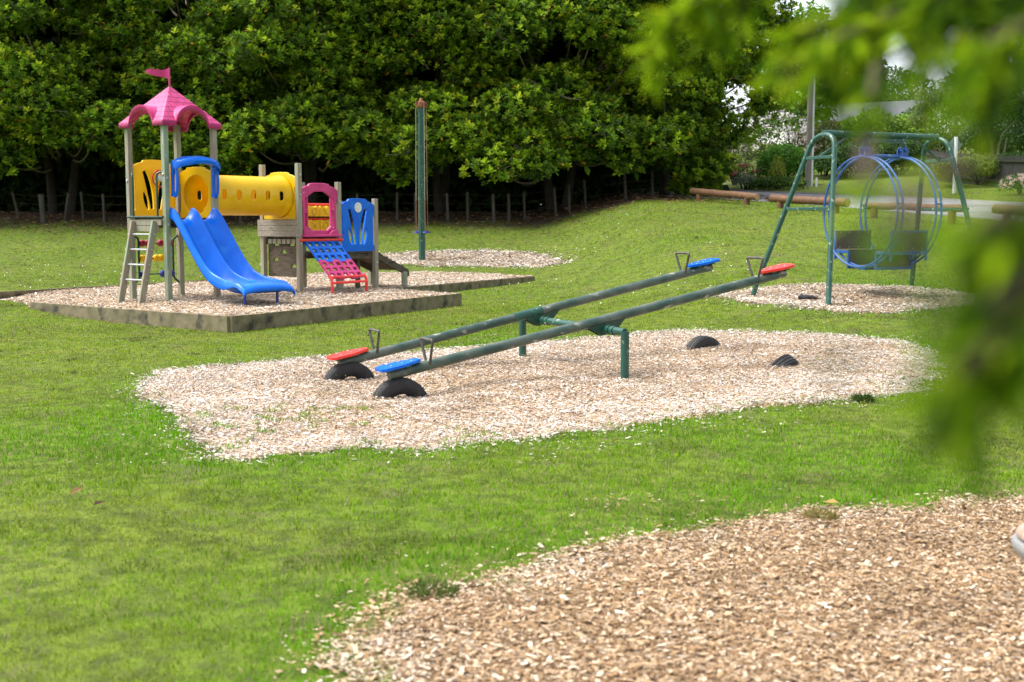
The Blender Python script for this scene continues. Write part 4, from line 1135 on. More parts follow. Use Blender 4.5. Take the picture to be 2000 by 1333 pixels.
# ================================================================== TALL ROTARY SWING POLE
P0 = Vector((-2.61, 35.0, tz(-2.61, 35.0) - .02))
po = thing('swing_pole', P0, 'tall square green pole with rusty cap and hanging chains in the far chip bed', 'swing pole', rz=.5)
MB().box((0, 0, 2.2), (.15, .15, 4.44)).build('pole', M['green_paint'], po, 0, bevel=.01)
m = MB().lathe((0, 0, 4.40), (0, 0, 1), [(0, .11), (.04, .12), (.16, .115), (.18, .06), (.26, .035), (.27, 0)], 18)
for k in range(4):
    t = k * math.pi / 2 + .1; d = Vector((math.cos(t), math.sin(t), 0))
    m.beam((0, 0, 4.56), d * .17 + EZ * 4.54, .04, .03); m.tube([d * .17 + EZ * 4.57, d * .17 + EZ * 4.38], .018, 8)
m.build('cap', M['rust'], po, 35)
for k in range(4):
    t = k * math.pi / 2 + .1; d = Vector((math.cos(t), math.sin(t), 0))
    c = MB().tube([d * .17 + EZ * 4.4, d * .185 + EZ * 1.75], .010, 6).build('chain', M['chain'], po)
    MB().tube([d * .185 + EZ * 1.75, d * .19 + EZ * .86], .011, 6).build('rusted_chain_end', M['chain_rust'], c)
    MB().lathe(d * .19 + EZ * .80, (0, 0, 1), [(0, .02), (.01, .07), (.03, .08), (.045, .07), (.06, .02), (.08, .015)], 16).build('foot_disc', M['plastic_navy'], c)
# ================================================================== VEGETATION
def unit(a): return a / (np.linalg.norm(a, axis=-1, keepdims=True) + 1e-9)
def leaf_mesh(P, D, N, L, W, col, wide=.6, fold=.25, droop=.0):
    """one folded kite per leaf"""
    D = unit(D); S_ = unit(np.cross(D, N)); N = np.cross(S_, D); n = len(P)
    V = np.zeros((n, 4, 3)); L_ = L[:, None]; W_ = W[:, None]
    V[:, 0] = P; V[:, 2] = P + D * L_ - N * L_ * droop
    mid = P + D * L_ * wide
    V[:, 1] = mid + S_ * W_ / 2 + N * W_ * fold; V[:, 3] = mid - S_ * W_ / 2 + N * W_ * fold
    o = np.arange(n)[:, None] * 4
    F = np.concatenate([o + np.array([0, 1, 2]), o + np.array([0, 2, 3])])
    return V.reshape(-1, 3), F, np.repeat(col, 4, 0)
class Leaves:
    def __init__(s): s.V = []; s.F = []; s.C = []; s.o = 0
    def add(s, t):
        V, F, C = t; s.V.append(V); s.F.append(F + s.o); s.C.append(C); s.o += len(V)
    def build(s, name, mat, parent=None, base=(0, 0, 0)):
        me = np_mesh(name, np.concatenate(s.V) - np.array(base), np.concatenate(s.F), np.concatenate(s.C))
        return link_mesh(name, me, mat, parent)
def pick(cols, w, n):
    cols = np.array(cols); w = np.cumsum(w) / np.sum(w)
    return cols[(RNG.random(n)[:, None] > w[None]).sum(1).clip(0, len(cols) - 1)]
def rosettes(C, A, size, k, cols, w, yellow=.0):
    """whorls of k leaves round each centre C with axis A"""
    n = len(C); A = unit(A)
    ref = np.where(np.abs(A[:, 2:3]) < .9, np.array([[0, 0, 1.]]), np.array([[1., 0, 0]]))
    U = unit(np.cross(A, ref)); Vv = np.cross(A, U)
    az = (np.arange(k)[None] * 2.4 + RNG.uniform(0, 6.28, (n, 1)) + RNG.normal(0, .2, (n, k)))
    el = np.radians(np.linspace(22, 84, k))[None] + RNG.normal(0, .13, (n, k))
    rad = U[:, None] * np.cos(az)[..., None] + Vv[:, None] * np.sin(az)[..., None]
    D = A[:, None] * np.cos(el)[..., None] + rad * np.sin(el)[..., None]
    Nn = A[:, None] * np.sin(el)[..., None] - rad * np.cos(el)[..., None]
    L = size[:, None] * .5 * RNG.uniform(.7, 1.15, (n, k))
    P = np.repeat(C[:, None], k, 1) - A[:, None] * (np.linspace(0, .12, k)[None, :, None] * size[:, None, None])
    base = pick(cols, w, n)[:, None] * RNG.uniform(.7, 1.25, (n, 1, 1))
    col = base * RNG.uniform(.75, 1.2, (n, k, 1))
    col[:, :3] *= np.array([1.35, 1.22, 1.0])                         # young inner leaves are yellower
    y = RNG.random((n, k)) < yellow; y[:, :-3] = False
    col[y] = np.array([.55, .33, .02]) * RNG.uniform(.7, 1.1, (y.sum(), 1))
    f = lambda a: a.reshape(-1, 3)
    return leaf_mesh(f(P), f(D), f(Nn), L.ravel(), L.ravel() * .46, f(col), .64, .16, .10)
def dirs(n):
    v = RNG.normal(size=(n, 3)); return unit(v)
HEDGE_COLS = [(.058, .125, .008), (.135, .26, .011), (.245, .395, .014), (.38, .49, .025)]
def big_tree(x, y, h, rx, ry, zb, label, nl=56, low=None, seedlobes=()):
    g = tz(x, y); base = np.array([x, y, g])
    t = thing('broadleaf_tree', base, label, 'tree', 'glossy dark trees along the back of the lawn')
    tr = MB()
    for k in range(random.randint(2, 3)):
        a = random.uniform(0, 6.28); b = Vector((.4 * math.cos(a), .4 * math.sin(a), 0))
        e = Vector((1.6 * math.cos(a), 1.2 * math.sin(a), h * .62))
        pts = arc((b.x, b.y, -.2), ((b.x + e.x) / 2 + random.uniform(-.4, .4), (b.y + e.y) / 2 + random.uniform(-.3, .3), h * .3), e, 10)
        tr.tube(pts, [.19 - .013 * i for i in range(11)], 10)
    lv = Leaves()
    cz = g + (zb + h) / 2; rz = (h - zb) / 2
    d = dirs(nl * 4); d = d[(d[:, 1] < .35) | (RNG.random(len(d)) < .25)][:nl]
    lobes = [(np.array([x, y, cz]) + dd * np.array([rx, ry, rz]) * RNG.uniform(.72, .98), RNG.uniform(.75, 1.35), dd) for dd in d]
    lobes += [(np.array(c), r_, unit(np.array([0, -1., .5]))) for c, r_ in seedlobes]
    br = MB()
    for c, r_, dd in lobes:
        up = unit(dd * np.array([.7, .8, .3]) + np.array([0, -.25, .75]))
        n = int(118 * r_ ** 2 * .8) + 18
        q = dirs(n * 3); q = q[(q @ up) > -.25][:n]
        C = c + q * np.array([1.15, 1.0, .72]) * r_ * RNG.uniform(.70, 1.08, (len(q), 1))
        A = unit(q * .45 + up * .30 + np.array([0, -.15, .75]) + RNG.normal(0, .20, (len(q), 3)))
        tone = RNG.uniform(0, 1)
        w = np.array([.30, .36, .24, .10]) * np.array([1.4 - tone, 1.2 - .3 * tone, .6 + tone, .25 + 1.5 * tone ** 2])
        lv.add(rosettes(C, A, RNG.uniform(.25, .48, len(C)), 9, HEDGE_COLS, w, .05))
        m_ = int(16 * r_ ** 2) + 5
        Ci = c + dirs(m_) * r_ * RNG.uniform(.1, .62, (m_, 1)); lv.add(rosettes(Ci, dirs(m_) + np.array([0, -.2, .4]), RNG.uniform(.6, .9, m_), 9, HEDGE_COLS[:2], [.7, .3]))  # bigger, darker leaves packed inside each lobe to block light
        if random.random() < .6:
            p2 = Vector(c - base); p0 = Vector((p2.x * .3, p2.y * .25 + .3, p2.z * .75)); 
            br.tube(arc(p0, (p0 + p2) / 2 + Vector((0, -.1, -.35)), p2 + Vector((0, -r_ * .5, .1)), 8), [.05 - .004 * i for i in range(9)], 6)
            for q_ in range(4):
                e = p2 + Vector((random.uniform(-1, 1) * r_, -random.uniform(.2, .9) * r_, random.uniform(-.5, .5) * r_))
                br.tube(arc(p2 + Vector((0, -.1, -.2)), (p2 + e) / 2 + Vector((0, -.1, -.18)), e, 5), [.018 - .002 * i for i in range(6)], 5)
    tr.build('trunk', M['bark'], t, 60)
    br.build('limbs', M['bark_pale'], t, 60)
    lv.build('crown', M['leaf_glossy'], t, base)
    return t
TREES = [(-22.5, 47.5, 12.5, 3.6, 4.6, 2.2, 'glossy dark tree at the far left edge of the picture'),
         (-17.6, 47.0, 13.0, 3.6, 5.0, 2.4, 'dark leafy tree behind the ladder side of the play tower'),
         (-12.6, 47.8, 13.4, 3.5, 4.8, 2.5, 'dense dark tree rising behind the yellow tunnel and pink roof'),
         (-7.8, 47.0, 13.2, 3.6, 5.0, 2.3, 'leafy tree with yellow flecks behind the blue slotted panel'),
         (-3.0, 47.6, 13.6, 3.5, 5.0, 2.6, 'dense glossy tree right behind the tall green pole'),
         (1.8, 47.6, 13.2, 3.5, 4.8, 2.3, 'dark tree between the tall green pole and the road end'),
         (6.2, 48.2, 13.0, 3.6, 4.6, 1.6, 'dark tree at the right end of the tree row, its foliage hanging near the road')]
EXTRA = {6: [((9.3, 46.6, 7.4), 1.2), ((10.2, 46.8, 8.6), 1.0), ((9.6, 47, 6.0), .9), ((8.4, 46, 5.0), 1.0), ((6.6, 45.6, 3.7), .95), ((7.6, 46.2, 3.6), .85), ((5.6, 46.0, 4.2), .9), ((7.5, 46.2, 4.4), 1.0), ((10.6, 47.5, 7.0), .8), ((9.2, 46.5, 9.6), 1.2), ((6.9, 46.6, 2.9), .75), ((7.4, 46.9, 2.75), .6)],
         0: [((-20.6, 43.4, 5.2), 1.1), ((-18.2, 43.2, 5.6), 1.2)], 1: [((-16.2, 42.8, 5.8), 1.2), ((-14.6, 43, 4.6), .9)], 2: [((-11.2, 43.2, 4.4), .9), ((-12.8, 43, 4.8), 1.0)],
         3: [((-8.6, 42.8, 4.9), 1.1), ((-6.6, 43, 4.5), .9)], 4: [((-3.6, 43, 4.3), .9), ((-1.6, 43, 4.6), 1.0)], 5: [((1.0, 43.6, 4.5), 1.0), ((2.8, 43.8, 4.2), .9), ((4.2, 44.4, 4.4), .9)]}
for i, a in enumerate(TREES):
    for k in range(10):
        X_ = a[0] - 2.5 + 5.0 * (k + random.random()) / 10
        if X_ < 6.5: EXTRA.setdefault(i, []); EXTRA[i].append(((X_, 42.6 + random.uniform(0, 1.6), 4.6 + random.uniform(-.9, .9) + (.25 if k % 3 else -.5)), random.uniform(.75, 1.15)))
    for k in range(12):
        X_ = a[0] - 2.5 + 5.0 * (k + random.random()) / 12
        EXTRA.setdefault(i, []); EXTRA[i].append(((X_, 43.2 + random.uniform(0, 1.4), random.uniform(6.2, 11.0)), random.uniform(.8, 1.25)))
for i, a in enumerate(TREES): big_tree(*a, seedlobes=EXTRA.get(i, ()))
# woodland behind them: added to block sky, leaves coloured dark as shade
def thicket():
    lv = Leaves(); n = 26000
    x = RNG.uniform(-34, 8.6, n); y = RNG.uniform(51.2, 56.5, n); g = terrain(x, y)
    z = g + RNG.random(n) ** .9 * np.where(x > 6.5, 8.5, 13.0)
    P = np.stack([x, y, z], -1); D = unit(dirs(n) + np.array([0, -.3, -.1])); N = unit(dirs(n) * .6 + np.array([0, -.8, .6]))
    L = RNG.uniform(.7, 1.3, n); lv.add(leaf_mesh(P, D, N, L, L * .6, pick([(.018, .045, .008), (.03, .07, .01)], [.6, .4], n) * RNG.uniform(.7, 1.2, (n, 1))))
    n = 9000                                                      # low undergrowth in front of it, coloured dark as shade too
    x = RNG.uniform(-32, 6.4, n); y = 48.8 + RNG.random(n) * 2.6; g = terrain(x, y); hh = 3.4 + 1.8 * vnoise(x, y, 2.0, 12)
    P = np.stack([x, y, g + RNG.random(n) * hh], -1); D = unit(dirs(n) + np.array([0, -.3, .3])); N = unit(dirs(n) * .6 + np.array([0, -.5, .8]))
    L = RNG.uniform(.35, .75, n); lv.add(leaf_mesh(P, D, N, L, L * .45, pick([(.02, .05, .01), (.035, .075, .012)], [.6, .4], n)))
    tag(lv.build('woodland', M['leaf_soft']), 'mass of woodland, coloured dark as shade, behind the front row of trees', 'woodland', kind='stuff')
thicket()
# leaf litter under the trees, daisies and fallen leaves on the lawn
def litter():
    n = 5200
    x = RNG.uniform(-23, 9.5, n); y = 40 + RNG.random(n) ** .8 * 8.5; k = RNG.random(n) < sstep(39.5, 43.5, y); x, y = x[k], y[k]
    m_ = 700; x2 = RNG.uniform(-1, 1, m_) * 22; y2 = RNG.uniform(5, 40, m_); kk = (np.abs(x2) < .46 * y2) & ~inside([tuple(p) for p in BOXP], x2, y2); x2, y2 = x2[kk], y2[kk]
    nL = len(x)
    x = np.concatenate([x, x2]); y = np.concatenate([y, y2]); n = len(x); z = terrain(x, y) + np.where(np.arange(n) < nL, .015, .034)
    az = RNG.uniform(0, 6.28, n); D = np.stack([np.cos(az), np.sin(az), RNG.normal(0, .15, n)], -1); N = np.stack([RNG.normal(0, .3, n), RNG.normal(0, .3, n), np.ones(n)], -1)
    L = np.where(np.arange(n) < nL, RNG.uniform(.10, .22, n), RNG.uniform(.04, .10, n))
    lv = Leaves(); lv.add(leaf_mesh(np.stack([x, y, z], -1), D, N, L, L * .5, pick([(.16, .085, .04), (.26, .15, .06), (.10, .06, .035), (.40, .27, .07), (.33, .25, .17)], [.35, .25, .2, .06, .14], n)))
    tag(lv.build('leaf_litter', M['leaf_soft']), 'brown fallen leaves lying under the trees and over the lawn', 'fallen leaves', kind='stuff')
    n = 420
    x = RNG.uniform(-14, 5, n); y = RNG.uniform(22, 41, n); k = (vnoise(x, y, 2.6, 21) > .52) & ~exclude(x, y) & (np.abs(x) < .46 * y); x, y = x[k], y[k]; n = len(x)
    V = []; F = []
    P = np.stack([x, y, terrain(x, y) + .045], -1); R_ = RNG.uniform(.010, .017, n); t = np.arange(6) * math.pi / 3
    ring = np.stack([np.cos(t), np.sin(t), 0 * t], -1)
    V = (P[:, None] + ring[None] * R_[:, None, None] + np.array([0, -.0, 0])).copy(); V[:, :, 2] += ring[None, :, 1] * R_[:, None] * .5
    me = np_mesh('daisies', V.reshape(-1, 3), np.arange(n * 6).reshape(n, 6), np.tile(np.array([.75, .75, .70]), (n * 6, 1)))
    tag(link_mesh('daisies', me, M['petal']), 'tiny white daisies dotted through the back lawn', 'daisies', kind='stuff')
litter()

# ---- shrubs and garden beyond the road
def lumpy(n, seed):
    d = dirs(n); s = RNG.normal(size=(9, 3)); s = unit(s); a = RNG.uniform(.08, .30, 9)
    r_ = .82 + (np.exp(((d @ s.T) - 1) * 7) * a).sum(1)
    return d, r_
def shrub(name, px, Y, wpx, py_top, label, cols, w, leaf=.10, n=2600, depth=None, sink=.0, flowers=None, upright=.3, group=None, cat='shrub', py_base=None, mat='leaf_soft', stems=True, aspect=.4, zbase=None):
    x = (px - 1000) / FPX * Y; g = tz(x, Y) - sink if zbase is None else zbase
    top = at_y(px, py_top, Y).z; hgt = max(.3, top - g); rx = wpx * Y / FPX / 2; ry = depth or rx * .85
    t = thing(name, (x, Y, g), label, cat, group)
    d, r_ = lumpy(n, px); keep = d[:, 2] > -.55; d, r_ = d[keep], r_[keep]; n = len(d)
    sc = np.array([rx, ry, hgt / 2 * 1.0]) / 1.02; leaf = leaf * 1.25
    P = d * (r_ * np.where(RNG.random(n) < .72, RNG.uniform(.88, 1.04, n), RNG.uniform(.45, .9, n)))[:, None] * sc + np.array([0, 0, hgt / 2])
    P[:, 2] = np.maximum(P[:, 2], .02)
    N = unit(d / sc * sc.min() + np.array([0, 0, upright]) + RNG.normal(0, .35, (n, 3))); D = unit(np.cross(N, dirs(n)) + N * .35 + np.array([0, 0, -.1]))
    L = leaf * RNG.uniform(.7, 1.4, n)
    lv = Leaves(); lv.add(leaf_mesh(P, D, N, L, L * aspect, pick(cols, w, n) * RNG.uniform(.65, 1.25, (n, 1))))
    lv.build('foliage', M[mat], t)
    if stems:
        m = MB()
        for k in range(7):
            a = random.uniform(0, 6.28); e = Vector((rx * .75 * math.cos(a), ry * .75 * math.sin(a), hgt * random.uniform(.5, .85)))
            m.tube(arc((.1 * math.cos(a), .1 * math.sin(a), -.1), e * .5 + Vector((0, 0, .05)), e, 6), [.03 - .003 * i for i in range(7)], 6)
        m.build('stems', M['bark'], t, 60)
    if flowers:
        fc, nf, fs = flowers
        d, r_ = lumpy(nf * 3, px + 1); k = (d[:, 1] < .3) & (d[:, 2] > -.25); d = d[k][:nf]; nf = len(d)
        C = d * 1.03 * sc + np.array([0, 0, hgt / 2]); 
        fl = Leaves()
        k = 9; Pp = np.repeat(C, k, 0) + RNG.normal(0, fs * .35, (nf * k, 3)); dd = unit(np.repeat(d, k, 0) + dirs(nf * k) * .8)
        L = fs * RNG.uniform(.5, .9, nf * k); fl.add(leaf_mesh(Pp, unit(np.cross(dd, dirs(nf * k)) + dd * .5), dd, L, L * .8, pick(fc, np.ones(len(fc)), nf * k) * RNG.uniform(.85, 1.1, (nf * k, 1))))
        fl.build('blossom', M['petal'], t)
    return t
G1 = [(.05, .12, .015), (.09, .19, .02), (.03, .075, .012)]; OLV = [(.085, .12, .03), (.13, .17, .05), (.05, .08, .02)]; BRT = [(.13, .25, .02), (.19, .31, .03), (.08, .17, .015)]
SILV = [(.16, .23, .15), (.11, .17, .10), (.22, .29, .20)]; YEL = [(.33, .36, .03), (.24, .29, .03), (.14, .17, .03)]; DRK = [(.02, .05, .012), (.035, .08, .018), (.05, .10, .02)]; BRN = [(.12, .09, .05), (.10, .11, .04), (.07, .09, .03)]
W3 = [.45, .3, .25]
shrub('rhododendron', 1508, 60.5, 150, 222, 'tall rhododendron covered in white flower heads above the round green shrub', OLV + G1, [1] * 6, .13, 3800, flowers=([(.78, .76, .74), (.72, .64, .66)], 64, .20))
shrub('round_shrub', 1522, 55.2, 108, 280, 'big rounded deep green shrub just left of the utility pole', [(.07, .21, .012), (.11, .28, .016), (.04, .13, .01)], W3, .13, 6500, mat='leaf_glossy')
shrub('olive_shrub', 1432, 57.5, 84, 266, 'tall olive green rounded shrub beside the brick wall', OLV, W3, .07, 5200, aspect=.3)
shrub('conifer_shrub', 1397, 57.0, 30, 335, 'low yellow green conifer clump at the foot of the olive shrub', BRT, W3, .06, 1200)
shrub('pink_flower_shrub', 1450, 54.6, 62, 324, 'low shrub dotted with coral pink flowers', G1, W3, .09, 1300, flowers=([(.62, .16, .16), (.68, .26, .24)], 34, .13))
shrub('silver_shrub', 1455, 53.4, 44, 338, 'small silvery green shrub in front of the pink flowers', SILV, W3, .06, 1700, aspect=.3)
shrub('golden_shrub', 1515, 53.2, 36, 313, 'small golden yellow shrub in front of the round green shrub', YEL, W3, .06, 1500, aspect=.35)
shrub('ground_cover_plant', 1520, 52.6, 92, 345, 'low spreading green ground cover along the verge under the golden shrub', G1, W3, .10, 1700, stems=False)
shrub('ground_cover_plant', 1482, 52.9, 50, 352, 'short leafy ground cover to the right of the silver shrub', G1, W3, .10, 900, stems=False)
shrub('leafy_shrub', 1365, 63.5, 80, 222, 'pale yellow green shrub above the brick wall', BRT + YEL, [1] * 6, .14, 1600)
shrub('brown_shrub', 1605, 60.5, 80, 232, 'tall russet and olive shrub just right of the utility pole', OLV + BRN, [1] * 6, .13, 4600)
shrub('tree_fern_shrub', 1672, 62, 125, 222, 'wide bush with bright lime green top below the grey roof', BRT + [(.22, .34, .03)], [1, 1.4, .6, 1.2], .20, 5200, mat='leaf_glossy')
shrub('lime_bush', 1760, 62.5, 125, 226, 'bright lime bush below the red gable', BRT + [(.22, .34, .03)], [1, 1.2, .8, 1], .20, 5200, mat='leaf_glossy')
shrub('dark_bush', 1650, 58.5, 140, 284, 'dark green bush in front of the wide lime bush', DRK + G1, [1] * 6, .14, 5200)
shrub('dark_bush', 1752, 59.0, 130, 276, 'dark green bush left of the pale palings', DRK + G1, [1] * 6, .14, 5200)
shrub('fence_creeper', 1905, 49.5, 170, 306, 'yellow green creeper spilling over the dark fence', [(.12, .18, .03), (.08, .13, .025), (.17, .21, .04)], W3, .12, 4600, zbase=3.2)
shrub('dark_shrub', 1955, 49.0, 90, 302, 'dark bluish shrub above the dark fence below the forked tree', DRK + [(.05, .12, .05)], [1] * 4, .12, 2400, zbase=3.2)
shrub('pink_blossom_shrub', 1988, 43.8, 80, 342, 'rounded shrub with pale pink blossom at the right end of the dark fence', G1, W3, .07, 1500, flowers=([(.66, .42, .42), (.70, .55, .52)], 110, .06))
shrub('background_bush', 1985, 55, 210, 205, 'mid green bushes rising behind the forked tree at the right edge', G1 + DRK, [1] * 6, .16, 6500)
shrub('background_bush', 1850, 66, 240, 190, 'dark bushes behind the white post', DRK + G1, [1] * 6, .20, 6500)
def thin_tree(name, px, Y, stems, crown, label, mat='bark_pale', cols=G1, leaf=.14, n=1800, r0=.05):
    x = (px - 1000) / FPX * Y; g = tz(x, Y); b = np.array([x, Y, g]); t = thing(name, b, label, 'tree')
    m = MB()
    for pts in stems:
        P = [at_y(a, c, Y + dy) - Vector(b) for a, c, dy in pts]; P[0].z = -.1
        P2 = []
        for i in range(len(P) - 1): P2 += [P[i].lerp(P[i + 1], k / 4) + Vector((random.uniform(-.03, .03), 0, 0)) for k in range(4)]
        P2.append(P[-1]); m.tube(P2, [r0 * (1 - .7 * i / (len(P2) - 1)) for i in range(len(P2))], 7)
    m.build('trunk', M[mat], t, 60)
    lv = Leaves()
    for (a, c, rpx, dens) in crown:
        cc = np.array(at_y(a, c, Y)); r_ = rpx * Y / FPX; k = int(n * dens); d = dirs(k); q = unit(d * .6 + np.array([0, -.2, .5]))
        P = cc + d * r_ * (RNG.random((k, 1)) ** .45) * np.array([1, 1, .8]); L = leaf * RNG.uniform(.7, 1.4, k)
        lv.add(leaf_mesh(P, unit(np.cross(q, dirs(k)) + np.array([0, 0, -.3])), q, L, L * .4, pick(cols, np.ones(len(cols)), k) * RNG.uniform(.7, 1.25, (k, 1))))
    lv.build('crown', M['leaf_soft'], t, b)
thin_tree('slender_tree', 1838, 58.5, [[(1836, 352, 0), (1834, 280, 0), (1826, 190, .3)], [(1842, 352, .3), (1858, 250, .2), (1866, 180, 0)], [(1850, 352, 0), (1812, 262, .3), (1795, 215, .4)], [(1845, 352, .5), (1868, 215, .5), (1872, 120, .5)]],
          [(1815, 195, 34, .7), (1850, 178, 36, .8), (1795, 232, 22, .3), (1872, 205, 26, .4), (1835, 262, 30, .25), (1870, 262, 24, .2)], 'slender pale stemmed tree behind the white post', cols=[(.09, .15, .035), (.14, .20, .05), (.06, .10, .025)])
thin_tree('forked_tree', 1946, 51.5, [[(1946, 335, 0), (1950, 290, 0), (1955, 265, 0), (1990, 225, 0)], [(1940, 335, .2), (1938, 290, .2), (1928, 250, 0), (1925, 210, 0)], [(1950, 335, 0), (1960, 300, 0), (1966, 270, .2)]],
          [(1990, 195, 50, 1.0), (1925, 195, 40, .8), (1965, 160, 48, .9), (1905, 262, 34, .45), (2010, 250, 40, .6)], 'forked pinkish brown tree above the dark fence', cols=DRK + G1[:1], r0=.075)
def far_tree(px, Y, top, wpx, label, cols=DRK + G1):
    shrub('distant_tree', px, Y, wpx, top, label, cols, [1] * len(cols), .34, 5200, cat='tree', group='tall distant trees beyond the garden')
far_tree(1545, 70, 15, 150, 'bright leaved tree behind the right end of the tree row', [(.12, .24, .02), (.18, .31, .03), (.06, .13, .015)])
far_tree(1990, 78, -60, 260, 'tall dark distant tree at the right edge of the picture')
far_tree(1735, 112, 135, 150, 'pale green distant tree filling the gap over the red house', [(.07, .13, .03), (.10, .17, .04), (.05, .09, .025)])
far_tree(1655, 96, 40, 130, 'hazy green distant tree above the grey roof')
far_tree(1900, 92, 95, 120, 'lower green distant tree to the left of the tall dark one')

# ---- built things beyond the road
x0 = at_y(1384, 361, 60)
w_ = thing('brick_wall', (at_y(1372, 361, 60).x, 60, tz(x0.x, 60) - .1), 'orange brick wall ending in a pier beside the olive shrub', 'brick wall', rz=R(-14))
MB().box((-.02, 0, .52), (.42, .42, 1.0)).build('pier', M['brick'], w_, 0); MB().box((-1.02, .08, .42), (1.58, .24, .8)).build('wall', M['brick'], w_, 0)
MB().box((-.02, 0, 1.045), (.48, .48, .05)).build('coping', M['brick'], w_, 0)
up_ = at_y(1578, 354, 54); gz = tz(up_.x, 54)
u = thing('utility_pole', (up_.x, 54, gz), 'grey timber utility pole with a white conduit up its side', 'utility pole')
MB().tube([(0, 0, -.3), (0, 0, 3), (0, 0, 6.3)], [.125, .115, .10], 14).build('pole', M['pole_wood'], u)
MB().tube([(.16, -.05, -.1), (.155, -.05, 5.2)], .05, 10).build('conduit', M['white_paint'], u)
m = MB().box((0, -.13, 5.95), (1.8, .1, .12))
for a in (-.8, -.4, .4, .8): m.lathe((a, -.13, 6.01), (0, 0, 1), [(0, .03), (.05, .05), (.1, .04), (.12, .02)], 10)
m.build('crossarm', M['pole_wood'], u)
pl = []
A0 = Vector((up_.x + .3, 53.9, gz + 6.0)); A1 = at_y(2150, 212, 52)
for k in range(25): t = k / 24; p = A0.lerp(A1, t); p.z -= .7 * 4 * t * (1 - t) * .5; pl.append(p)
tag(MB().tube(pl, .014, 6).build('power_line', M['fence_dark'], None), 'thin dark power line crossing the sky gap to the right', 'power line')
mp = at_y(1595, 352, 53.5)
t = thing('marker_post', (mp.x, 53.5, tz(mp.x, 53.5)), 'short white marker post on the verge right of the utility pole', 'marker post')
MB().box((0, 0, .17), (.09, .05, .42)).build('post', M['white_paint'], t, 0, bevel=.01)
ss = at_y(1863, 392, 46); gz = tz(ss.x, 46)
t = thing('road_sign', (ss.x, 46, gz), 'white sign post seen with the grey green back of its diamond plate', 'road sign', rz=R(20))
MB().box((0, 0, (at_y(1863, 268, 46).z - gz) / 2), (.10, .10, at_y(1863, 268, 46).z - gz)).build('post', M['white_paint'], t, 0, bevel=.01)
zc = at_y(1863, 284, 46).z - gz
MB().sheet([(0, -.36), (.34, 0), (0, .36), (-.34, 0)], (), (0, .055, zc), EX, EZ, EY * .012).build('plate', M['sign_back'], t, 0)
def paling_fence(name, pts, hgt, mat, label):
    b = Vector((*pts[0], tz(*pts[0]))); t = thing(name, b, label, 'fence'); m = MB(); rl = MB(); ps_ = MB()
    for (a, c) in zip(pts[:-1], pts[1:]):
        a, c = Vector(a), Vector(c); L = (c - a).length; n = int(L / .155); dr = (c - a).normalized(); ang = math.atan2(dr.y, dr.x)
        for k in range(n):
            p = a + dr * ((k + .5) * L / n); z = tz(p.x, p.y) - .08; h_ = hgt + random.uniform(-.02, .02) + .08
            m.box((p.x - b.x, p.y - b.y, z + h_ / 2 - b.z), (.145, .02, h_), ang)
        for zz in (.25, hgt - .2):
            q0 = Vector((a.x, a.y, tz(a.x, a.y) + zz)) - b; q1 = Vector((c.x, c.y, tz(c.x, c.y) + zz)) - b; nn = Vector((-dr.y, dr.x, 0)) * .04
            rl.beam(q0 + nn, q1 + nn, .05, .08)
    m.build('palings', M[mat], t, 0); rl.build('rails', M[mat], t, 0)
paling_fence('paling_fence', [(21.5, 44.0), (19.4, 48.0), (18.9, 53.0), (19.6, 57.5)], 1.25, 'fence_dark', 'dark stained paling fence curving along the top of the far verge')
paling_fence('picket_fence', [(19.9, 60.0), (20.9, 61.5)], 1.1, 'fence_pale', 'short stretch of weathered pale palings beyond the dark fence')
def house(name, px, Y, w, d, ztop_px, eave, wall, label, rz=0.0, ridge=1.6):
    x = (px - 1000) / FPX * Y; g = tz(x, Y) - .5; ze = at_y(px, eave, Y).z - g
    t = thing(name, (x, Y, g), label, 'house', rz=rz)
    MB().box((0, 0, ze / 2), (w, d, ze)).build('wall', M[wall], t, 0)
    zr = at_y(px, ztop_px, Y).z - g
    for s_ in (-1, 1):
        a = Vector((0, s_ * (d / 2 + .4), ze - .15)); r_ = Vector((0, 0, zr)); mid = (a + r_) / 2; sl = (r_ - a)
        rf = MB(); nrm = Vector((0, -sl.z, sl.y)).normalized() * s_
        for k in range(10):
            c = a + sl * ((k + .5) / 10); rf.obox(c + nrm * (.03 + .02 * (k % 2) * 0), EX * (w / 2 + .4), sl / 20 * 1.06, nrm * .03 + sl.normalized() * .0)
        rf.build('roof', M['roof_grey'], t, 0)
    gb = MB()
    for s_ in (-1, 1): gb.sheet([(-d / 2, ze), (d / 2, ze), (0, zr - .05)], (), (s_ * (w / 2), 0, 0), EY, EZ, EX * (-s_ * .1))
    gb.build('gable', M['wall_red'], t, 0)
    for k in (-.28, .1, .34):
        wdw = MB().box((w * k, -d / 2 - .02, ze - 1.3), (1.3, .06, 1.2)).build('window', M['white_paint'], t, 0)
        MB().box((w * k, -d / 2 - .055, ze - 1.3), (1.14, .02, 1.04)).build('pane', M['glass_dark'], wdw, 0)
house('hill_house', 1690, 84, 7.0, 6.0, 200, 238, 'wall_red', 'red house with grey roof above the lime bushes', rz=R(-28))
house('white_house', 1548, 92, 6.0, 5.0, 196, 222, 'wall_white', 'white walled house with red gable glimpsed under the tree branches', rz=R(35))

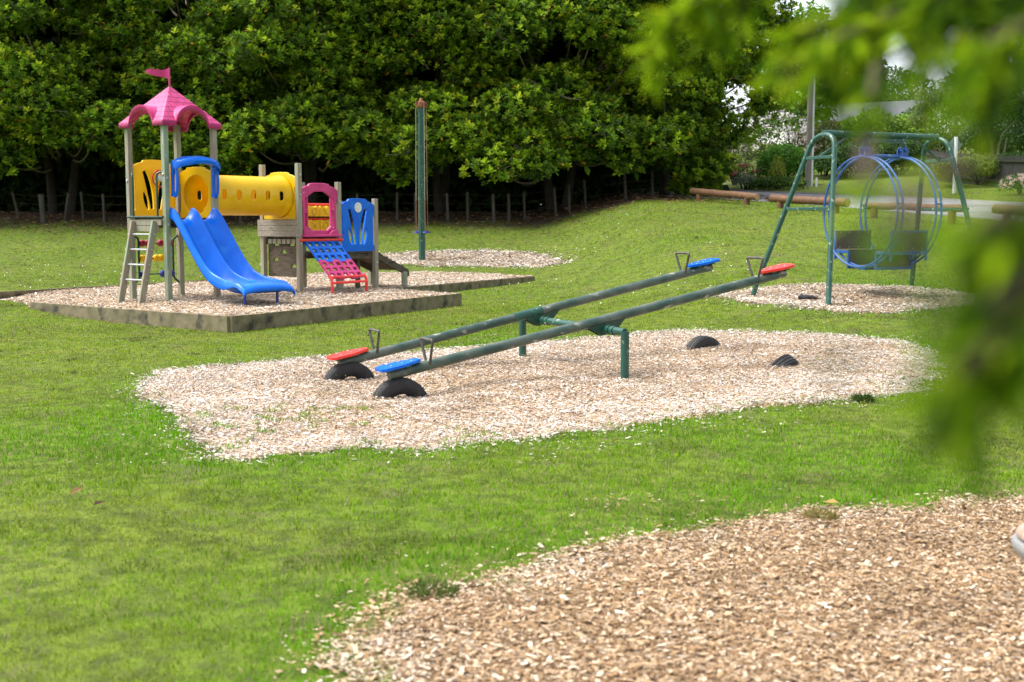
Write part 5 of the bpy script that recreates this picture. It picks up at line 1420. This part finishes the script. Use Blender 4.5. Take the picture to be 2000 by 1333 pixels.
# ---- wire fence under the trees
fb = [(39, 437, 26, 388, .05), (85, 438, 82, 382, .10), (126, 436, 136, 384, .05), (163, 431, 160, 383, .05), (204, 441, 203, 382, .05), (470, 432, 470, 378, .05), (700, 424, 698, 372, .05), (776, 421, 776, 372, .05), (812, 420, 811, 372, .05), (875, 420, 873, 369, .05), (914, 427, 913, 368, .06), (965, 422, 963, 367, .06), (995, 420, 993, 363, .06), (1025, 413, 1023, 361, .05), (1086, 409, 1082, 355, .055), (1113, 394, 1110, 352, .055), (1144, 402, 1140, 351, .055), (1223, 391, 1218, 345, .055), (1274, 391, 1273, 352, .06)]
wf = thing('wire_fence', (-10, 44, tz(-10, 44)), 'old wire fence with wooden posts coloured dark for the shade of the trees', 'fence')
base = wf.location.copy(); tops = []
for (a, c, d, e, r_) in fb:
    r1 = ray(a, c); Y = 44.2 + .5 * math.sin(a * .05) + (1.3 if a > 1050 else 0); X = r1.x / r1.y * Y; z = tz(X, Y); lean = (d - a) / 55.0
    b = Vector((X, Y, z)); tp = b + Vector((lean * 1.0, 0, 1.02)); tops.append(tp)
    MB().tube([b - base - EZ * .1, b.lerp(tp, .5) - base, tp - base], r_, 9).build('post', M['fence_post'], wf, 50)
for f_ in (.3, .62, .92):
    MB().tube([(p - base) - EZ * (1.02 * (1 - f_)) for p in tops], .005, 4).build('wire', M['old_wire'], wf)

# ---- log barriers along the road
def log_rail(p0, p1, r_, label, posts=(.12, .86)):
    p0, p1 = Vector(p0), Vector(p1); b = Vector(((p0.x + p1.x) / 2, (p0.y + p1.y) / 2, tz((p0.x + p1.x) / 2, (p0.y + p1.y) / 2)))
    t = thing('log_barrier', b, label, 'log barrier', 'log barriers along the edge of the road')
    N = 12; pts = [p0.lerp(p1, k / N) - b + Vector((0, 0, random.uniform(-.012, .012))) for k in range(N + 1)]
    rr = [r_ * random.uniform(.97, 1.04) for _ in pts]; d = (p1 - p0).normalized()
    m = MB().tube([pts[0] - d * .02] + pts + [pts[-1] + d * .02], [r_ * .86] + rr + [r_ * .86], 18)
    lg = m.build('log', M['log'], t, 45)
    for q, s_ in ((pts[0], -1), (pts[-1], 1)): MB().lathe(q + d * s_ * .021, d * s_, [(0, r_ * .84), (.004, r_ * .82)], 18).build('log_end', M['log_end'], lg, 40)
    for f_ in posts:
        q = p0.lerp(p1, f_); g = tz(q.x, q.y)
        MB().tube([(q.x - b.x, q.y - b.y, g - .1 - b.z), (q.x - b.x, q.y - b.y, q.z - r_ * .6 - b.z)], .105, 14).build('post', M['log'], t, 45)
log_rail(at_y(1352, 374, 42.6), at_y(1478, 384.5, 39.4), .115, 'dark log barrier farthest back, at the edge of the tree shade')
log_rail(at_y(1508, 388, 38.6), at_y(1655, 396, 35.6), .125, 'orange brown log barrier behind the left leg of the swing')
log_rail(at_y(1690, 402, 34.4), at_y(1880, 407, 32.0), .10, 'log barrier behind the rings of the swing', posts=(.1, .9))
log_rail(at_y(1942, 409, 31.0), at_y(2110, 418, 29.4), .125, 'log barrier at the right edge of the picture with a split pale end', posts=(.16, .9))

# ---- small things on the ground
def tuft(px, py, r_, h_, n, cols, label, flat=.5):
    p = on_ground(px, py); t_ = RNG.uniform(0, 6.28, n); q = np.sqrt(RNG.random(n)) * r_
    x = p.x + np.cos(t_) * q; y = p.y + np.sin(t_) * q; dome = np.sqrt(np.clip(1 - (q / r_) ** 2, 0, 1)) * h_
    P = np.stack([x, y, p.z + dome * RNG.uniform(.2, 1, n) * .8 + .012], -1)
    D = unit(np.stack([np.cos(t_), np.sin(t_), 0 * t_], -1) * .8 + dirs(n) * 1.1 + np.array([0, 0, .1])); L = RNG.uniform(.025, .06, n)
    V, F, C = leaf_mesh(P - np.array(p), D, dirs(n), L, np.full(n, .005), pick(cols, np.ones(len(cols)), n) * RNG.uniform(.7, 1.2, (n, 1)), .5, .1, .2)
    o = link_mesh('grass_tuft', np_mesh('grass_tuft', V, F, C), M['blade']); o.location = p
    return tag(o, label, 'grass tuft')
tuft(1685, 786, .085, .06, 700, [(.05, .085, .02), (.08, .13, .03)], 'dark clump of cut grass on the far edge of the seesaw chips')
tuft(1602, 1020, .09, .05, 500, [(.30, .25, .09), (.20, .22, .06), (.36, .27, .12)], 'dry straw coloured grass tuft on the rim of the nearest chip bed')
tuft(845, 1166, .10, .028, 600, [(.12, .18, .04), (.16, .22, .06), (.08, .12, .03)], 'flat heap of grass clippings at the left corner of the nearest chip bed')
tuft(735, 707, .22, .05, 600, [(.045, .07, .02), (.07, .10, .03)], 'dark drift of grass clippings on the lawn left of the far seesaw tyre') if False else None
for i in range(1):
    p = on_ground(1578, 587); t = thing('black_scrap', (p.x, p.y, p.z + .03), 'crumpled black scrap lying on the chips under the swing', 'scrap', rz=-.25)
    prof = [(-.155, .01), (-.15, .045), (-.11, .055), (-.05, .05), (.02, .055), (.07, .045), (.12, .028), (.15, .014), (.19, .008), (.225, .004)]
    m = MB(); n = 12; vs = []; fs = []
    for (a, r_) in prof:
        for k in range(n):
            th = 2 * math.pi * k / n; q = r_ * (1 + .18 * math.sin(3 * th + a * 40)); vs.append((a, q * math.cos(th) * 1.3, .015 + q * math.sin(th) * .8 - .15 * max(0, a) * .3))
    for j in range(len(prof) - 1):
        for k in range(n): k2 = (k + 1) % n; fs.append((j * n + k, (j + 1) * n + k, (j + 1) * n + k2, j * n + k2))
    fs += [tuple(range(n)), tuple((len(prof) - 1) * n + k for k in range(n))[::-1]]
    m.add(vs, fs); m.lathe((-.10, 0, .05), (-.1, .1, 1), [(0, .018), (.025, .012), (.035, .0)], 8)
    m.build('fabric', M['black_cloth'], t, 40, recalc=True)
st = thing('round_stool', (2.185, 4.55, .02), 'round stool with weathered tan top and pale grey rim at the right edge', 'stool')
MB().lathe((0, 0, .395), (0, 0, 1), [(0, .215), (.012, .222), (.03, .215), (.045, .18), (.052, .1), (.054, 0.001)], 40).build('seat_top', M['seat_tan'], st, 60)
MB().lathe((0, 0, 0), (0, 0, 1), [(-.1, .09), (.12, .09), (.20, .12), (.30, .19), (.35, .228), (.372, .236), (.388, .232), (.392, .2)], 40).build('bowl', M['seat_grey'], st, 60)

# ================================================================== FOREGROUND TREE (close to the lens, out of focus)
def fore_tree():
    tx, ty = 2.9, .7
    t = thing('overhanging_tree', (tx, ty, 0), 'leafy tree whose out of focus branches hang in front at the upper right', 'tree'); b = Vector((tx, ty, 0))
    tr = MB(); P = [Vector((tx, ty, -.1)), Vector((tx + .03, ty - .02, 1.2)), Vector((tx - .02, ty + .02, 2.4)), Vector((tx + .04, ty, 3.6))]
    pp = arc(P[0], P[1], P[3], 12); tr.tube([p - b for p in pp], [.13 - .007 * i for i in range(13)], 14); tr.build('trunk', M['bark'], t, 60)
    tw = MB(); lv = Leaves()
    def W(px, py, d): r_ = ray(px, py); return Vector(r_) * d + Vector((0, 0, CAMZ))
    LC = [(.15, .27, .004), (.25, .38, .006), (.075, .165, .005), (.03, .07, .006), (.33, .43, .010)]
    def leafy(pts, dens, leaf, cols=LC, w=(.3, .28, .22, .14, .06), sp=.012, r_=.0012, both=True):
        pts = [Vector(p) for p in pts]; L = sum((pts[i + 1] - pts[i]).length for i in range(len(pts) - 1))
        tw.tube([p - b for p in pts], [r_ * (1 - .6 * i / (len(pts) - 1)) for i in range(len(pts))], 6)
        n = max(3, int(L * dens * .85)); u_ = np.sort(RNG.random(n)) * (len(pts) - 1)
        A = np.array(pts); i = np.minimum(u_.astype(int), len(pts) - 2); f_ = (u_ - i)[:, None]
        C = A[i] * (1 - f_) + A[i + 1] * f_; T = unit(A[i + 1] - A[i])
        D = unit(T * .55 + dirs(n) * .8 + np.array([-.25, 0, -.28])); N = unit(dirs(n) * .7 + np.array([0, -.3, .8])); Ls = leaf * RNG.uniform(.6, 1.25, n)
        lv.add(leaf_mesh(C + dirs(n) * sp * .5, D, N, Ls, Ls * .22, pick(cols, w, n) * RNG.uniform(.8, 1.2, (n, 1)), .45, .12, .08))
    def branch(knots, sub, slen, dens, leaf, start=True, r_=.0032, fall=(-.35, .0, -.6), **kw):
        K = [W(*k) for k in knots]
        if start: K = [Vector((tx - .02, ty, max(1.6, min(3.3, K[0].z + .15)))), *K]
        tw.tube([p - b for p in fillet(K, .06, 4)], r_, 8)
        vis = K[1:] if start else K
        for k in range(sub):
            s_ = (k + random.random()) / sub * (len(vis) - 1); i = min(int(s_), len(vis) - 2); o = vis[i].lerp(vis[i + 1], s_ - i); T = (vis[i + 1] - vis[i]).normalized()
            dr = (T * .5 + Vector(fall) + Vector((random.uniform(-.6, .6), random.uniform(-.35, .35), random.uniform(-.5, .45)))).normalized(); l = slen * random.uniform(.5, 1.3)
            leafy([o, o + dr * l * .35, o + dr * l * .7 + Vector((0, 0, -.01)), o + dr * l + Vector((0, 0, -.03))], dens, leaf, **kw)
        leafy(vis, dens * .6, leaf, **kw)
    D_ = dict(w=(.2, .12, .3, .35, .03)); Y_ = dict(w=(.3, .42, .12, .06, .10))
    branch([(2150, -190, 1.15), (1800, -190, 1.15), (1600, -160, 1.2), (1480, -100, 1.25), (1420, -50, 1.25)], 14, .05, 260, .036, fall=(-.5, 0, -.45), w=(.3, .2, .25, .2, .05))
    branch([(1490, -110, 1.25), (1420, -40, 1.25), (1350, 10, 1.25), (1300, 50, 1.25)], 13, .040, 330, .032, start=False, fall=(-.8, 0, -.25), **Y_)
    branch([(1480, -30, 1.25), (1440, 10, 1.25), (1400, 45, 1.25)], 6, .035, 300, .032, start=False, fall=(-.5, 0, -.5))
    branch([(2150, -105, 1.05), (1900, -85, 1.05), (1740, -25, 1.05), (1640, 35, 1.05), (1560, 70, 1.05)], 15, .040, 260, .034, fall=(-.75, 0, -.15), **Y_)
    branch([(2150, -25, 1.0), (1960, -40, 1.0), (1800, -5, 1.0), (1700, 50, 1.0), (1620, 80, 1.0)], 13, .034, 250, .034, fall=(-.6, 0, -.3), **Y_)
    branch([(2150, -175, .95), (1950, -155, .95), (1800, -115, 1.0), (1700, -75, 1.05)], 18, .06, 280, .036, fall=(-.25, 0, -.7), **D_)
    branch([(2150, -65, .85), (2000, -45, .85), (1840, -15, .85)], 15, .045, 260, .036, fall=(-.2, 0, -.7), **D_)
    branch([(2150, 15, .75), (2010, 45, .75), (1930, 85, .75)], 9, .04, 230, .034, fall=(-.3, 0, -.6))
    branch([(1990, -115, .98), (1920, -35, .98), (1860, 25, .98), (1830, 50, .98)], 10, .04, 250, .034, start=False, fall=(-.3, 0, -.5))
    branch([(1740, -85, 1.05), (1715, -25, 1.05), (1690, 45, 1.05), (1670, 105, 1.05)], 12, .038, 260, .034, start=False, fall=(-.4, 0, -.5), **D_)
    branch([(1712, 130, .95), (1706, 160, .92), (1700, 190, .90)], 4, .02, 200, .03, start=False, fall=(-.1, 0, -.8), **D_)
    branch([(1692, 285, .60), (1690, 325, .58), (1694, 360, .56)], 1, .014, 110, .024, start=False, fall=(0, 0, -.9), w=(.3, .5, .1, 0, .1))
    branch([(1785, 370, .38), (1765, 415, .36), (1750, 460, .35)], 2, .014, 110, .022, start=False, fall=(-.2, 0, -.8), w=(.2, .15, .3, .35, 0))
    branch([(1895, 325, .62), (1860, 335, .62), (1830, 342, .62)], 2, .014, 170, .022, start=False, fall=(-.8, 0, -.1), w=(.3, .5, .1, 0, .1))
    branch([(2150, 350, .50), (2050, 385, .50), (1980, 410, .49), (1930, 435, .48)], 9, .022, 240, .028, fall=(-.4, 0, -.3), w=(.3, .2, .25, .25, 0))
    branch([(2150, 450, .49), (2060, 500, .49), (1990, 560, .48), (1930, 610, .47)], 10, .022, 250, .030, fall=(-.4, 0, -.25), **D_)
    branch([(2150, 540, .48), (2040, 600, .48), (1950, 660, .47), (1870, 725, .46)], 13, .022, 260, .030, fall=(-.6, 0, -.4), w=(.32, .18, .28, .20, .02))
    tw.build('branches', M['twig'], t, 60)
    lv.build('leaves', M['leaf_thin'], t, b)
fore_tree()
